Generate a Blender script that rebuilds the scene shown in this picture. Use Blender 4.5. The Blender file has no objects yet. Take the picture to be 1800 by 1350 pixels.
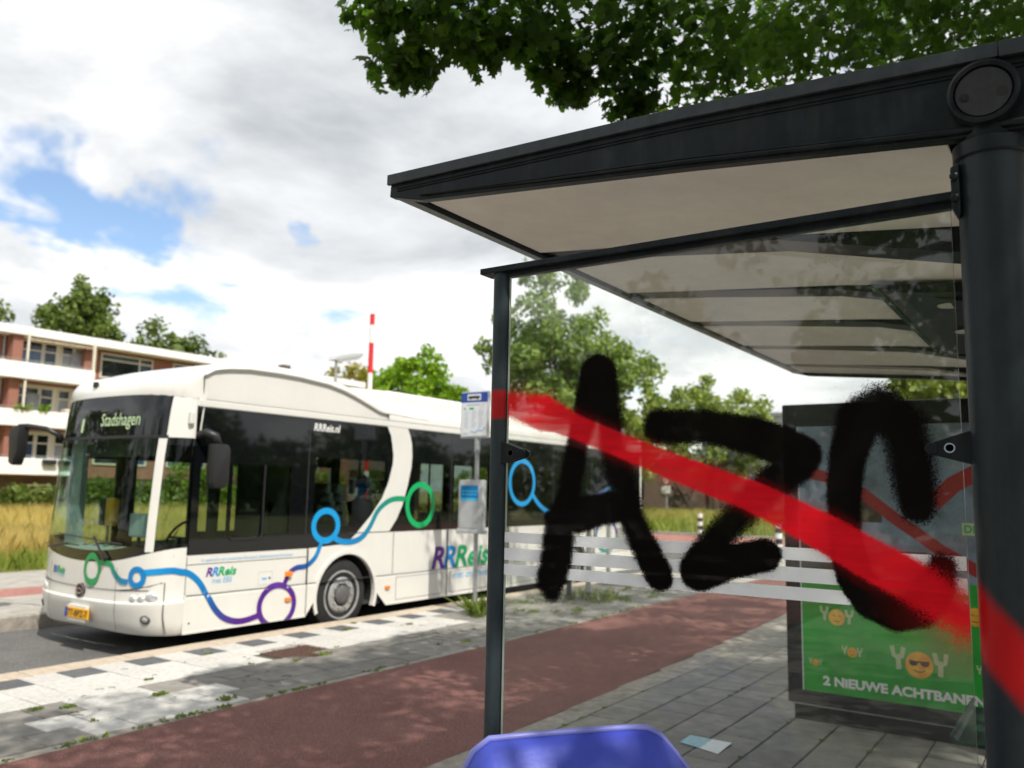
import bpy, bmesh, math, random
import numpy as np
from mathutils import Vector, Matrix

# ------------------------------------------------------------------ camera
# X runs along the street (away, to the right), Y across it towards the bus, Z up.
scene = bpy.context.scene
COL = scene.collection
cam_d = bpy.data.cameras.new('camera')
cam = bpy.data.objects.new('camera', cam_d)
COL.objects.link(cam)
r_, u_, b_ = Vector((0.564216, -0.825398, 0.019458)), Vector((-0.115636, -0.055666, 0.991731)), Vector((-0.817489, -0.561801, -0.126854))
m_ = Matrix((r_, u_, b_)).transposed().to_4x4()
m_.translation = (0, 0, 1.74)
cam.matrix_world = m_
cam_d.sensor_width = 36.0
cam_d.lens = 29.27
cam_d.clip_start = 0.05
cam_d.clip_end = 900
cam_d.dof.use_dof = True
cam_d.dof.focus_distance = 2.45
cam_d.dof.aperture_fstop = 3.2
scene.camera = cam

# ------------------------------------------------------------------ sky and sun
SUN_EL = math.radians(52)
SUN_AZ = (-0.42, -0.907)              # horizontal direction towards the sun
world = bpy.data.worlds.new('World')
scene.world = world
world.use_nodes = True
wt = world.node_tree
wt.nodes.clear()
def wn(t, **k):
    n = wt.nodes.new(t)
    for a, b in k.items():
        setattr(n, a, b)
    return n
def wl(a, b): wt.links.new(a, b)
def wmath(op, a, b=None, clamp=False):
    n = wn('ShaderNodeMath', operation=op, use_clamp=clamp)
    for i, s in enumerate((a, b)):
        if s is None: continue
        if isinstance(s, (int, float)): n.inputs[i].default_value = s
        else: wl(s, n.inputs[i])
    return n.outputs[0]
w_out = wn('ShaderNodeOutputWorld')
sky = wn('ShaderNodeTexSky', sky_type='NISHITA', sun_disc=False)
sky.sun_elevation = SUN_EL
sky.sun_rotation = math.atan2(SUN_AZ[0], SUN_AZ[1])
sky.air_density = 1.0
sky.dust_density = 0.6
sky.ozone_density = 1.6
bg_sky = wn('ShaderNodeBackground'); bg_sky.inputs[1].default_value = 0.15
wl(sky.outputs[0], bg_sky.inputs[0])
tc = wn('ShaderNodeTexCoord')
sep = wn('ShaderNodeSeparateXYZ'); wl(tc.outputs['Generated'], sep.inputs[0])
zc = wmath('MAXIMUM', sep.outputs[2], 0.0)
den = wmath('ADD', zc, 0.22)
comb = wn('ShaderNodeCombineXYZ')
wl(wmath('DIVIDE', sep.outputs[0], den), comb.inputs[0]); wl(wmath('DIVIDE', sep.outputs[1], den), comb.inputs[1])
comb.inputs[2].default_value = 3.7
def wnoise(scale, detail, rough, dist=0.0, off=(0, 0, 0)):
    mp = wn('ShaderNodeMapping'); mp.inputs['Location'].default_value = off
    wl(comb.outputs[0], mp.inputs[0])
    n = wn('ShaderNodeTexNoise'); n.inputs['Scale'].default_value = scale; n.inputs['Detail'].default_value = detail
    n.inputs['Roughness'].default_value = rough; n.inputs['Distortion'].default_value = dist
    wl(mp.outputs[0], n.inputs['Vector'])
    return n.outputs[0]
n_cov = wnoise(1.55, 6, 0.56, 0.35, (1.1, 0.35, 0))
n_det = wnoise(1.25, 6, 0.58, 0.3, (5.9, 9.1, 4.0))
# gaps of blue: one larger opening low in the west, a small one beside it
wv_ = wn('ShaderNodeTexNoise'); wv_.inputs['Scale'].default_value = 6.0; wv_.inputs['Detail'].default_value = 4; wv_.inputs['Roughness'].default_value = 0.6
wl(tc.outputs['Generated'], wv_.inputs['Vector'])
ws_ = wn('ShaderNodeVectorMath', operation='MULTIPLY_ADD'); wl(wv_.outputs['Color'], ws_.inputs[0]); ws_.inputs[1].default_value = (0.26, 0.26, 0.26); ws_.inputs[2].default_value = (-0.13, -0.13, -0.13)
wa_ = wn('ShaderNodeVectorMath', operation='ADD'); wl(tc.outputs['Generated'], wa_.inputs[0]); wl(ws_.outputs[0], wa_.inputs[1])
wno = wn('ShaderNodeVectorMath', operation='NORMALIZE'); wl(wa_.outputs[0], wno.inputs[0])
warp = wno.outputs[0]
def gap(d, radius, amt):
    dv = Vector(d).normalized()
    dot = wn('ShaderNodeVectorMath', operation='DOT_PRODUCT'); wl(warp, dot.inputs[0]); dot.inputs[1].default_value = dv
    mr = wn('ShaderNodeMapRange', interpolation_type='SMOOTHSTEP'); wl(dot.outputs['Value'], mr.inputs[0])
    mr.inputs[1].default_value = math.cos(radius); mr.inputs[2].default_value = 1.0
    mr.inputs[3].default_value = 0.0; mr.inputs[4].default_value = amt
    return mr.outputs[0]
GAPS = []
cov = n_cov
for d_, r_a, am in (((0.3720, 0.8840, 0.2830), 0.105, 0.13), ((0.4447, 0.8552, 0.2662), 0.085, 0.11), ((0.5385, 0.8099, 0.2325), 0.14, 0.085), ((0.6437, 0.7094, 0.2871), 0.040, 0.16)):
    cov = wmath('SUBTRACT', cov, gap(d_, r_a, am))
ramp = wn('ShaderNodeMapRange', interpolation_type='SMOOTHSTEP'); wl(cov, ramp.inputs[0])
ramp.inputs[1].default_value = 0.34; ramp.inputs[2].default_value = 0.46
ccol = wn('ShaderNodeValToRGB'); wl(n_det, ccol.inputs[0])
e = ccol.color_ramp.elements
e[0].position = 0.34; e[0].color = (0.42, 0.45, 0.475, 1)
e[1].position = 0.58; e[1].color = (0.90, 0.90, 0.90, 1)
e_ = ccol.color_ramp.elements.new(0.50); e_.color = (0.71, 0.725, 0.74, 1)
bg_c = wn('ShaderNodeBackground'); bg_c.inputs[1].default_value = 1.04
wl(ccol.outputs[0], bg_c.inputs[0])
wmix = wn('ShaderNodeMixShader'); wl(ramp.outputs[0], wmix.inputs[0]); wl(bg_sky.outputs[0], wmix.inputs[1]); wl(bg_c.outputs[0], wmix.inputs[2])
wl(wmix.outputs[0], w_out.inputs[0])

sun_d = bpy.data.lights.new('sun', 'SUN')
sun_d.energy = 4.0
sun_d.angle = math.radians(0.55)
sun_d.color = (1.0, 0.945, 0.86)
sun = bpy.data.objects.new('sun', sun_d); COL.objects.link(sun)
ce = math.cos(SUN_EL)
sun.rotation_euler = Vector((-SUN_AZ[0]*ce, -SUN_AZ[1]*ce, -math.sin(SUN_EL))).to_track_quat('-Z', 'Y').to_euler()
sun.location = (-10, -20, 30)

scene.view_settings.view_transform = 'Standard'
scene.view_settings.look = 'None'
scene.view_settings.gamma = 1.0
scene.view_settings.use_curve_mapping = False
scene.view_settings.exposure = 0.34
scene.cycles.max_bounces = 6
scene.cycles.use_adaptive_sampling = True
scene.cycles.adaptive_threshold = 0.025
scene.cycles.transparent_max_bounces = 24
scene.cycles.glossy_bounces = 4
scene.cycles.transmission_bounces = 6
scene.cycles.caustics_reflective = False
scene.cycles.caustics_refractive = False
scene.cycles.sample_clamp_indirect = 6.0

# ------------------------------------------------------------------ materials
M = {}
def nodes_of(name):
    m = bpy.data.materials.new(name); m.use_nodes = True
    t = m.node_tree; t.nodes.clear()
    return m, t
def mat(name, col, rough=0.5, metal=0.0, var=0.0, scale=8.0, bump=0.0, bscale=60.0, spec=0.5, rnd=0.0, coat=0.0, detail=5, col2=None, island=0.0):
    """Principled material: base colour with noise variation (world position), optional bump, optional per-object variation."""
    m, t = nodes_of(name)
    N, L = t.nodes.new, t.links.new
    o = N('ShaderNodeOutputMaterial'); p = N('ShaderNodeBsdfPrincipled'); L(p.outputs[0], o.inputs[0])
    p.inputs['Roughness'].default_value = rough; p.inputs['Metallic'].default_value = metal
    p.inputs['Specular IOR Level'].default_value = spec; p.inputs['Coat Weight'].default_value = coat
    p.inputs['Coat Roughness'].default_value = 0.06
    c = (*col, 1)
    p.inputs['Base Color'].default_value = c
    if var or bump or rnd or island:
        g = N('ShaderNodeNewGeometry')
    src = None
    if var:
        n = N('ShaderNodeTexNoise'); n.inputs['Scale'].default_value = scale; n.inputs['Detail'].default_value = detail; n.inputs['Roughness'].default_value = 0.6
        L(g.outputs['Position'], n.inputs['Vector'])
        r = N('ShaderNodeMix'); r.data_type = 'RGBA'
        mr = N('ShaderNodeMapRange'); L(n.outputs[0], mr.inputs[0]); mr.inputs[1].default_value = 0.3; mr.inputs[2].default_value = 0.7
        L(mr.outputs[0], r.inputs[0])
        lo = col2 if col2 else tuple(x*(1-var) for x in col)
        r.inputs[6].default_value = (*lo, 1)
        r.inputs[7].default_value = tuple(min(1, x*(1+var*0.6)) for x in col)+(1,)
        src = r.outputs[2]
    for amt, kind in ((rnd, 'o'), (island, 'i')):
        if amt:
            if kind == 'o': s = N('ShaderNodeObjectInfo').outputs['Random']
            else: s = g.outputs['Random Per Island']
            mr = N('ShaderNodeMapRange'); L(s, mr.inputs[0]); mr.inputs[3].default_value = 1-amt; mr.inputs[4].default_value = 1+amt
            mx = N('ShaderNodeVectorMath'); mx.operation = 'SCALE'
            if src is None: mx.inputs[0].default_value = col
            else: L(src, mx.inputs[0])
            L(mr.outputs[0], mx.inputs['Scale'])
            src = mx.outputs[0]
    if src is not None: L(src, p.inputs['Base Color'])
    if bump:
        n2 = N('ShaderNodeTexNoise'); n2.inputs['Scale'].default_value = bscale; n2.inputs['Detail'].default_value = 4
        L(g.outputs['Position'], n2.inputs['Vector'])
        b = N('ShaderNodeBump'); b.inputs['Strength'].default_value = bump; b.inputs['Distance'].default_value = 0.01
        L(n2.outputs[0], b.inputs['Height']); L(b.outputs[0], p.inputs['Normal'])
    M[name] = m
    return m
def glass(name, tint, refl=1.0, base=0.04, dirt=0.0, dirtcol=(0.55, 0.56, 0.52)):
    m, t = nodes_of(name)
    N, L = t.nodes.new, t.links.new
    o = N('ShaderNodeOutputMaterial')
    tr = N('ShaderNodeBsdfTransparent'); tr.inputs[0].default_value = (*tint, 1)
    gl = N('ShaderNodeBsdfGlossy'); gl.inputs['Roughness'].default_value = 0.012
    gl.inputs[0].default_value = (refl, refl, refl, 1)
    lw = N('ShaderNodeLayerWeight'); lw.inputs[0].default_value = 0.5
    pw = N('ShaderNodeMath'); pw.operation = 'POWER'; L(lw.outputs['Facing'], pw.inputs[0]); pw.inputs[1].default_value = 4.0
    ml = N('ShaderNodeMath'); ml.operation = 'MULTIPLY_ADD'; L(pw.outputs[0], ml.inputs[0]); ml.inputs[1].default_value = 0.9; ml.inputs[2].default_value = base
    mx = N('ShaderNodeMixShader'); L(ml.outputs[0], mx.inputs[0]); L(tr.outputs[0], mx.inputs[1]); L(gl.outputs[0], mx.inputs[2])
    last = mx.outputs[0]
    if dirt:
        g = N('ShaderNodeNewGeometry')
        n1 = N('ShaderNodeTexNoise'); n1.inputs['Scale'].default_value = 3.0; n1.inputs['Detail'].default_value = 6; L(g.outputs['Position'], n1.inputs['Vector'])
        v = N('ShaderNodeTexVoronoi'); v.inputs['Scale'].default_value = 62; L(g.outputs['Position'], v.inputs['Vector'])
        sp = N('ShaderNodeSeparateColor'); L(v.outputs['Color'], sp.inputs[0])
        # dried specks: small discs in some of the cells
        lt = N('ShaderNodeMath'); lt.operation = 'MULTIPLY_ADD'; L(sp.outputs[0], lt.inputs[0]); lt.inputs[1].default_value = 0.75; lt.inputs[2].default_value = -0.62
        cmp_ = N('ShaderNodeMath'); cmp_.operation = 'LESS_THAN'; L(v.outputs['Distance'], cmp_.inputs[0]); L(lt.outputs[0], cmp_.inputs[1])
        ma = N('ShaderNodeMapRange'); L(n1.outputs[0], ma.inputs[0]); ma.inputs[1].default_value = 0.35; ma.inputs[2].default_value = 0.75; ma.inputs[3].default_value = dirt*0.5; ma.inputs[4].default_value = dirt*1.8
        ad = N('ShaderNodeMath'); ad.operation = 'MULTIPLY_ADD'; L(cmp_.outputs[0], ad.inputs[0]); ad.inputs[1].default_value = 0.35; L(ma.outputs[0], ad.inputs[2])
        df = N('ShaderNodeBsdfDiffuse'); df.inputs[0].default_value = (*dirtcol, 1)
        tl = N('ShaderNodeBsdfTranslucent'); tl.inputs[0].default_value = (*dirtcol, 1)
        a = N('ShaderNodeMixShader'); L(df.outputs[0], a.inputs[1]); L(tl.outputs[0], a.inputs[2])
        m2 = N('ShaderNodeMixShader'); L(ad.outputs[0], m2.inputs[0]); L(last, m2.inputs[1]); L(a.outputs[0], m2.inputs[2])
        last = m2.outputs[0]
    L(last, o.inputs[0])
    M[name] = m
    return m
def leafmat(name, c1, c2, trans=0.35, scale=0.6, rough=0.5):
    m, t = nodes_of(name)
    N, L = t.nodes.new, t.links.new
    o = N('ShaderNodeOutputMaterial'); g = N('ShaderNodeNewGeometry')
    mr = N('ShaderNodeMix'); mr.data_type = 'RGBA'
    mr.inputs[6].default_value = (*c1, 1); mr.inputs[7].default_value = (*c2, 1)
    n = N('ShaderNodeTexNoise'); n.inputs['Scale'].default_value = scale; L(g.outputs['Position'], n.inputs['Vector'])
    ad = N('ShaderNodeMath'); ad.operation = 'MULTIPLY_ADD'; L(g.outputs['Random Per Island'], ad.inputs[0]); ad.inputs[1].default_value = 0.7; 
    s2 = N('ShaderNodeMapRange'); L(n.outputs[0], s2.inputs[0]); s2.inputs[1].default_value = 0.35; s2.inputs[2].default_value = 0.65; s2.inputs[3].default_value = -0.1; s2.inputs[4].default_value = 0.4
    L(s2.outputs[0], ad.inputs[2]); ad.use_clamp = True
    L(ad.outputs[0], mr.inputs[0])
    d = N('ShaderNodeBsdfPrincipled'); L(mr.outputs[2], d.inputs['Base Color']); d.inputs['Roughness'].default_value = rough; d.inputs['Specular IOR Level'].default_value = 0.3
    tl = N('ShaderNodeBsdfTranslucent')
    br = N('ShaderNodeVectorMath'); br.operation = 'MULTIPLY'; L(mr.outputs[2], br.inputs[0]); br.inputs[1].default_value = (1.25, 1.35, 0.7)
    L(br.outputs[0], tl.inputs[0])
    mx = N('ShaderNodeMixShader'); mx.inputs[0].default_value = trans; L(d.outputs[0], mx.inputs[1]); L(tl.outputs[0], mx.inputs[2]); L(mx.outputs[0], o.inputs[0])
    M[name] = m
def vcolmat(name, rough=0.3):
    m, t = nodes_of(name)
    N, L = t.nodes.new, t.links.new
    o = N('ShaderNodeOutputMaterial'); p = N('ShaderNodeBsdfPrincipled'); L(p.outputs[0], o.inputs[0])
    a = N('ShaderNodeAttribute'); a.attribute_name = 'paint'
    L(a.outputs['Color'], p.inputs['Base Color']); p.inputs['Roughness'].default_value = rough
    M[name] = m

# ground
mat('asphalt', (0.075, 0.075, 0.078), 0.9, var=0.35, scale=3.5, bump=0.5, bscale=240)
def grainy(name, c1, c2, fleck, gs=170, rough=0.92, pscale=1.2, bump=0.5):
    m, t = nodes_of(name); N, L = t.nodes.new, t.links.new
    o = N('ShaderNodeOutputMaterial'); p = N('ShaderNodeBsdfPrincipled'); L(p.outputs[0], o.inputs[0]); p.inputs['Roughness'].default_value = rough
    p.inputs['Specular IOR Level'].default_value = 0.25
    g = N('ShaderNodeNewGeometry')
    v = N('ShaderNodeTexVoronoi'); v.inputs['Scale'].default_value = gs; L(g.outputs['Position'], v.inputs['Vector'])
    n = N('ShaderNodeTexNoise'); n.inputs['Scale'].default_value = pscale; n.inputs['Detail'].default_value = 7; n.inputs['Roughness'].default_value = 0.62; L(g.outputs['Position'], n.inputs['Vector'])
    a = N('ShaderNodeMapRange'); L(n.outputs[0], a.inputs[0]); a.inputs[1].default_value = 0.3; a.inputs[2].default_value = 0.7
    x = N('ShaderNodeMix'); x.data_type = 'RGBA'; L(a.outputs[0], x.inputs[0]); x.inputs[6].default_value = (*c1, 1); x.inputs[7].default_value = (*c2, 1)
    s = N('ShaderNodeSeparateColor'); L(v.outputs['Color'], s.inputs[0])
    y = N('ShaderNodeMapRange'); L(s.outputs[0], y.inputs[0]); y.inputs[1].default_value = 0.0; y.inputs[2].default_value = 1.0; y.inputs[3].default_value = 0.70; y.inputs[4].default_value = 1.30
    z = N('ShaderNodeVectorMath'); z.operation = 'SCALE'; L(x.outputs[2], z.inputs[0]); L(y.outputs[0], z.inputs['Scale'])
    gt = N('ShaderNodeMath'); gt.operation = 'GREATER_THAN'; L(s.outputs[1], gt.inputs[0]); gt.inputs[1].default_value = 0.965
    w = N('ShaderNodeMix'); w.data_type = 'RGBA'; L(gt.outputs[0], w.inputs[0]); L(z.outputs[0], w.inputs[6]); w.inputs[7].default_value = (*fleck, 1)
    L(w.outputs[2], p.inputs['Base Color'])
    b = N('ShaderNodeBump'); b.inputs['Strength'].default_value = bump; b.inputs['Distance'].default_value = 0.004; L(v.outputs['Distance'], b.inputs['Height']); L(b.outputs[0], p.inputs['Normal'])
    M[name] = m
grainy('red_asphalt', (0.155, 0.068, 0.058), (0.200, 0.092, 0.078), (0.36, 0.30, 0.27), gs=250, bump=0.3)
grainy('road_asphalt', (0.10, 0.098, 0.096), (0.15, 0.146, 0.14), (0.25, 0.24, 0.23), gs=130)
grainy('pink_asphalt', (0.30, 0.135, 0.115), (0.38, 0.18, 0.15), (0.45, 0.35, 0.3), gs=80)
mat('tile_grey', (0.245, 0.232, 0.208), 0.9, var=0.26, scale=7, bump=0.4, bscale=160, rnd=0.14, spec=0.2)
mat('tile_dark', (0.115, 0.118, 0.125), 0.85, var=0.25, scale=10, bump=0.3, bscale=160, rnd=0.1, spec=0.2)
mat('tile_white', (0.54, 0.525, 0.49), 0.8, var=0.20, scale=22, bump=0.3, bscale=160, rnd=0.07, spec=0.2, detail=9)
mat('kerb_concrete', (0.50, 0.42, 0.33), 0.9, var=0.22, scale=14, bump=0.3, bscale=150, rnd=0.05, spec=0.2)
mat('kerb_grey', (0.33, 0.30, 0.26), 0.9, var=0.35, scale=9, bump=0.3, bscale=150, rnd=0.08, spec=0.2)
mat('sand_joint', (0.070, 0.062, 0.048), 0.95, var=0.5, scale=25, col2=(0.05, 0.055, 0.03))
mat('far_paving', (0.36, 0.34, 0.30), 0.9, var=0.28, scale=4)
mat('soil_grass', (0.16, 0.15, 0.06), 0.95, var=0.5, scale=1.5, col2=(0.07, 0.085, 0.03))
mat('meadow_soil', (0.40, 0.31, 0.12), 0.95, var=0.4, scale=1.2, col2=(0.24, 0.24, 0.07))
mat('manhole_rust', (0.095, 0.048, 0.035), 0.75, var=0.35, scale=60, bump=0.4, bscale=120)
# shelter
mat('anthracite', (0.0085, 0.0125, 0.0150), 0.34, var=0.25, scale=30, bump=0.05, bscale=400, spec=0.16)
mat('anthracite_light', (0.030, 0.037, 0.043), 0.4, var=0.25, scale=30, spec=0.3)
mat('anthracite_cap', (0.030, 0.032, 0.035), 0.5, var=0.2, scale=60, bump=0.08, bscale=500, spec=0.2)
mat('soffit', (0.88, 0.845, 0.775), 0.6, var=0.07, scale=5)
mat('rubber', (0.012, 0.012, 0.013), 0.8)
mat('steel', (0.42, 0.43, 0.44), 0.38, metal=0.9, var=0.15, scale=30)
mat('galvanised', (0.40, 0.42, 0.43), 0.5, metal=0.6, var=0.2, scale=25)
mat('glass_edge', (0.50, 0.58, 0.52), 0.25)
mat('film_white', (0.80, 0.82, 0.84), 0.5, var=0.04, scale=20)
mat('lamp_disc', (0.55, 0.54, 0.5), 0.4)
# bus
mat('bus_white', (0.71, 0.70, 0.655), 0.28, var=0.04, scale=1.5, coat=0.4)
mat('bus_black', (0.004, 0.005, 0.006), 0.035, spec=0.55)
mat('bus_trim', (0.015, 0.015, 0.016), 0.45)
mat('seam', (0.03, 0.03, 0.03), 0.7)
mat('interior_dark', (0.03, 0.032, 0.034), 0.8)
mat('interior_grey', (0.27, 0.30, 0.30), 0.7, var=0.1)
mat('interior_cream', (0.45, 0.46, 0.42), 0.6)
mat('tyre', (0.016, 0.016, 0.016), 0.85, var=0.3, scale=20, bump=0.2, bscale=80)
mat('rim', (0.48, 0.48, 0.475), 0.35, metal=0.55, var=0.2, scale=12)
mat('hub', (0.10, 0.10, 0.10), 0.6, var=0.3, scale=30)
mat('amber', (0.9, 0.22, 0.01), 0.25)
mat('headlamp', (0.75, 0.77, 0.78), 0.08, metal=0.7)
mat('chrome', (0.7, 0.7, 0.7), 0.1, metal=1.0)
mat('plate_yellow', (0.85, 0.42, 0.01), 0.45)
mat('plate_blue', (0.01, 0.05, 0.35), 0.4)
mat('print_black', (0.01, 0.01, 0.012), 0.5)
mat('print_white', (0.82, 0.82, 0.80), 0.5)
mat('print_lightblue', (0.12, 0.42, 0.72), 0.4)
mat('print_palegrey', (0.35, 0.45, 0.55), 0.5)
mat('r_purple', (0.10, 0.012, 0.24), 0.35)
mat('r_blue', (0.01, 0.25, 0.62), 0.35)
mat('r_green', (0.0, 0.36, 0.12), 0.35)
vcolmat('swirl_paint')
glass('glass_front', (0.70, 0.88, 0.80), base=0.025)
glass('glass_cab', (0.68, 0.78, 0.70), base=0.04)
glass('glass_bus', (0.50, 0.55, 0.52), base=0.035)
glass('glass_bus_far', (0.82, 0.88, 0.85), base=0.02)
glass('glass_shelter', (0.97, 0.985, 0.97), base=0.030, dirt=0.012)
def emis(name, col, st):
    m, t = nodes_of(name)
    o = t.nodes.new('ShaderNodeOutputMaterial'); e = t.nodes.new('ShaderNodeEmission'); e.inputs[0].default_value = (*col, 1); e.inputs[1].default_value = st
    t.links.new(e.outputs[0], o.inputs[0]); M[name] = m
emis('led', (0.72, 0.90, 0.52), 0.62)
# things
mat('sign_blue', (0.01, 0.05, 0.33), 0.4)
mat('sign_white', (0.72, 0.74, 0.76), 0.4)
mat('sign_grey', (0.45, 0.47, 0.48), 0.45, var=0.08)
mat('screen_blue', (0.02, 0.22, 0.52), 0.2)
mat('screen_cyan', (0.10, 0.50, 0.78), 0.2)
mat('paint_red', (0.62, 0.02, 0.025), 0.45)
mat('paint_white', (0.78, 0.78, 0.77), 0.5)
mat('post_black', (0.02, 0.02, 0.022), 0.5)
mat('bin_blue', (0.050, 0.075, 0.50), 0.42, var=0.10, scale=10, bump=0.06, bscale=90, detail=9)
mat('ad_frame', (0.007, 0.010, 0.013), 0.25, var=0.2, scale=12, spec=0.3)
mat('post_navy', (0.015, 0.03, 0.06), 0.5)
mat('poster_green', (0.022, 0.42, 0.034), 0.35, var=0.4, scale=2.2)
mat('poster_blue', (0.26, 0.36, 0.47), 0.3, var=0.3, scale=3.2, col2=(0.10, 0.13, 0.15))  # upper print, paled to carry the sky reflected in the panel glass
mat('bin_rim', (0.20, 0.22, 0.62), 0.35, var=0.1, scale=20)
mat('poster_red', (0.34, 0.02, 0.02), 0.35)
mat('poster_cream', (0.50, 0.62, 0.34), 0.4)
mat('poster_yellow', (0.85, 0.50, 0.03), 0.35, var=0.3, scale=9, col2=(0.72, 0.25, 0.01))
mat('poster_brown', (0.05, 0.035, 0.02), 0.4, var=0.4, scale=9)
mat('bench_green', (0.012, 0.045, 0.028), 0.55, spec=0.2)
mat('flyer_blue', (0.30, 0.50, 0.58), 0.6, var=0.2, scale=30)
mat('flyer_white', (0.70, 0.72, 0.74), 0.6, var=0.12, scale=40)
# buildings
def brick(name, c1, c2, mortar, sc):
    m, t = nodes_of(name); N, L = t.nodes.new, t.links.new
    o = N('ShaderNodeOutputMaterial'); p = N('ShaderNodeBsdfPrincipled'); L(p.outputs[0], o.inputs[0]); p.inputs['Roughness'].default_value = 0.9
    g = N('ShaderNodeNewGeometry'); s = N('ShaderNodeSeparateXYZ'); L(g.outputs['Position'], s.inputs[0])
    a = N('ShaderNodeMath'); L(s.outputs[0], a.inputs[0]); L(s.outputs[1], a.inputs[1])
    c = N('ShaderNodeCombineXYZ'); L(a.outputs[0], c.inputs[0]); L(s.outputs[2], c.inputs[1])
    b = N('ShaderNodeTexBrick'); L(c.outputs[0], b.inputs['Vector']); b.inputs['Scale'].default_value = 1.0
    b.inputs['Brick Width'].default_value = 0.22*sc; b.inputs['Row Height'].default_value = 0.065*sc; b.inputs['Mortar Size'].default_value = 0.008*sc
    b.inputs['Color1'].default_value = (*c1, 1); b.inputs['Color2'].default_value = (*c2, 1); b.inputs['Mortar'].default_value = (*mortar, 1)
    L(b.outputs[0], p.inputs['Base Color']); M[name] = m
brick('brick_red', (0.34, 0.105, 0.06), (0.27, 0.085, 0.05), (0.30, 0.24, 0.2), 1.0)
brick('brick_dark', (0.12, 0.07, 0.05), (0.09, 0.055, 0.045), (0.12, 0.1, 0.09), 1.0)
brick('brick_brown', (0.44, 0.27, 0.21), (0.37, 0.22, 0.17), (0.42, 0.34, 0.30), 1.0)
mat('render_white', (0.83, 0.815, 0.785), 0.75, var=0.08, scale=0.8)
mat('frame_cream', (0.72, 0.67, 0.56), 0.6)
mat('pane_dark', (0.018, 0.022, 0.028), 0.05, var=0.5, scale=0.6, spec=0.8)
mat('pane_curtain', (0.30, 0.31, 0.32), 0.25, var=0.35, scale=1.2)
mat('pane_blue', (0.06, 0.10, 0.17), 0.06, var=0.3, scale=0.5, spec=0.8)
mat('awning', (0.42, 0.34, 0.24), 0.8, var=0.3, scale=6)
mat('roof_grey', (0.22, 0.22, 0.23), 0.8)
mat('block_grey', (0.40, 0.42, 0.44), 0.8, var=0.1, scale=0.3)
# plants
mat('bark', (0.075, 0.058, 0.042), 0.95, var=0.4, scale=12, bump=0.6, bscale=25)
leafmat('leaf_maple', (0.024, 0.062, 0.008), (0.085, 0.165, 0.018), 0.6, 0.9)
leafmat('leaf_dark', (0.065, 0.110, 0.022), (0.190, 0.255, 0.055), 0.25, 0.35)
leafmat('leaf_bright', (0.13, 0.26, 0.012), (0.27, 0.42, 0.03), 0.35, 0.5)
leafmat('leaf_mid', (0.14, 0.21, 0.03), (0.38, 0.44, 0.09), 0.3, 0.25)
leafmat('leaf_teal', (0.10, 0.18, 0.045), (0.29, 0.37, 0.09), 0.3, 0.2)
leafmat('leaf_yellow', (0.22, 0.22, 0.02), (0.42, 0.33, 0.04), 0.3, 0.5)
leafmat('grass_dry', (0.38, 0.32, 0.09), (0.76, 0.58, 0.27), 0.5, 0.25, 0.8)
leafmat('grass_green', (0.16, 0.23, 0.03), (0.38, 0.42, 0.09), 0.3, 0.5, 0.8)
leafmat('weed_green', (0.10, 0.17, 0.03), (0.25, 0.30, 0.07), 0.3, 6, 0.7)
leafmat('moss', (0.16, 0.21, 0.05), (0.33, 0.38, 0.12), 0.3, 20, 0.8)
leafmat('leaf_hedge', (0.06, 0.10, 0.018), (0.20, 0.25, 0.05), 0.3, 0.5)
# people
mat('shirt_navy', (0.012, 0.016, 0.035), 0.85)
mat('shirt_grey', (0.10, 0.09, 0.09), 0.85)
mat('skin', (0.42, 0.22, 0.15), 0.55)
mat('hair_black', (0.01, 0.008, 0.007), 0.6)
mat('hair_auburn', (0.13, 0.035, 0.015), 0.5)
mat('headphone', (0.6, 0.62, 0.65), 0.4)

# dust specks and dried drips on the coated metal and the soffit
def specks(name, col, scale, amount, streak=0.0):
    t = M[name].node_tree; N, L = t.nodes.new, t.links.new
    p = next(n for n in t.nodes if n.type == 'BSDF_PRINCIPLED')
    g = N('ShaderNodeNewGeometry'); v = N('ShaderNodeTexVoronoi'); v.inputs['Scale'].default_value = scale; L(g.outputs['Position'], v.inputs['Vector'])
    sc = N('ShaderNodeSeparateColor'); L(v.outputs['Color'], sc.inputs[0])
    th = N('ShaderNodeMath'); th.operation = 'MULTIPLY_ADD'; L(sc.outputs[0], th.inputs[0]); th.inputs[1].default_value = amount; th.inputs[2].default_value = -amount*.72
    lt = N('ShaderNodeMath'); lt.operation = 'LESS_THAN'; L(v.outputs['Distance'], lt.inputs[0]); L(th.outputs[0], lt.inputs[1])
    n = N('ShaderNodeTexNoise'); n.inputs['Scale'].default_value = 4; n.inputs['Detail'].default_value = 8; n.inputs['Roughness'].default_value = .7
    mp = N('ShaderNodeMapping'); mp.inputs['Scale'].default_value = (3, 3, .35); L(g.outputs['Position'], mp.inputs[0]); L(mp.outputs[0], n.inputs['Vector'])
    mr = N('ShaderNodeMapRange'); L(n.outputs[0], mr.inputs[0]); mr.inputs[1].default_value = .5; mr.inputs[2].default_value = .8; mr.inputs[3].default_value = 0; mr.inputs[4].default_value = streak
    ad = N('ShaderNodeMath'); ad.operation = 'MULTIPLY_ADD'; ad.use_clamp = True; L(lt.outputs[0], ad.inputs[0]); ad.inputs[1].default_value = .55; L(mr.outputs[0], ad.inputs[2])
    x = N('ShaderNodeMix'); x.data_type = 'RGBA'; L(ad.outputs[0], x.inputs[0]); x.inputs[7].default_value = (*col, 1)
    if p.inputs['Base Color'].is_linked: L(p.inputs['Base Color'].links[0].from_socket, x.inputs[6])
    else: x.inputs[6].default_value = p.inputs['Base Color'].default_value
    L(x.outputs[2], p.inputs['Base Color'])
specks('anthracite', (.16, .16, .15), 55, .16, .12)
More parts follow.
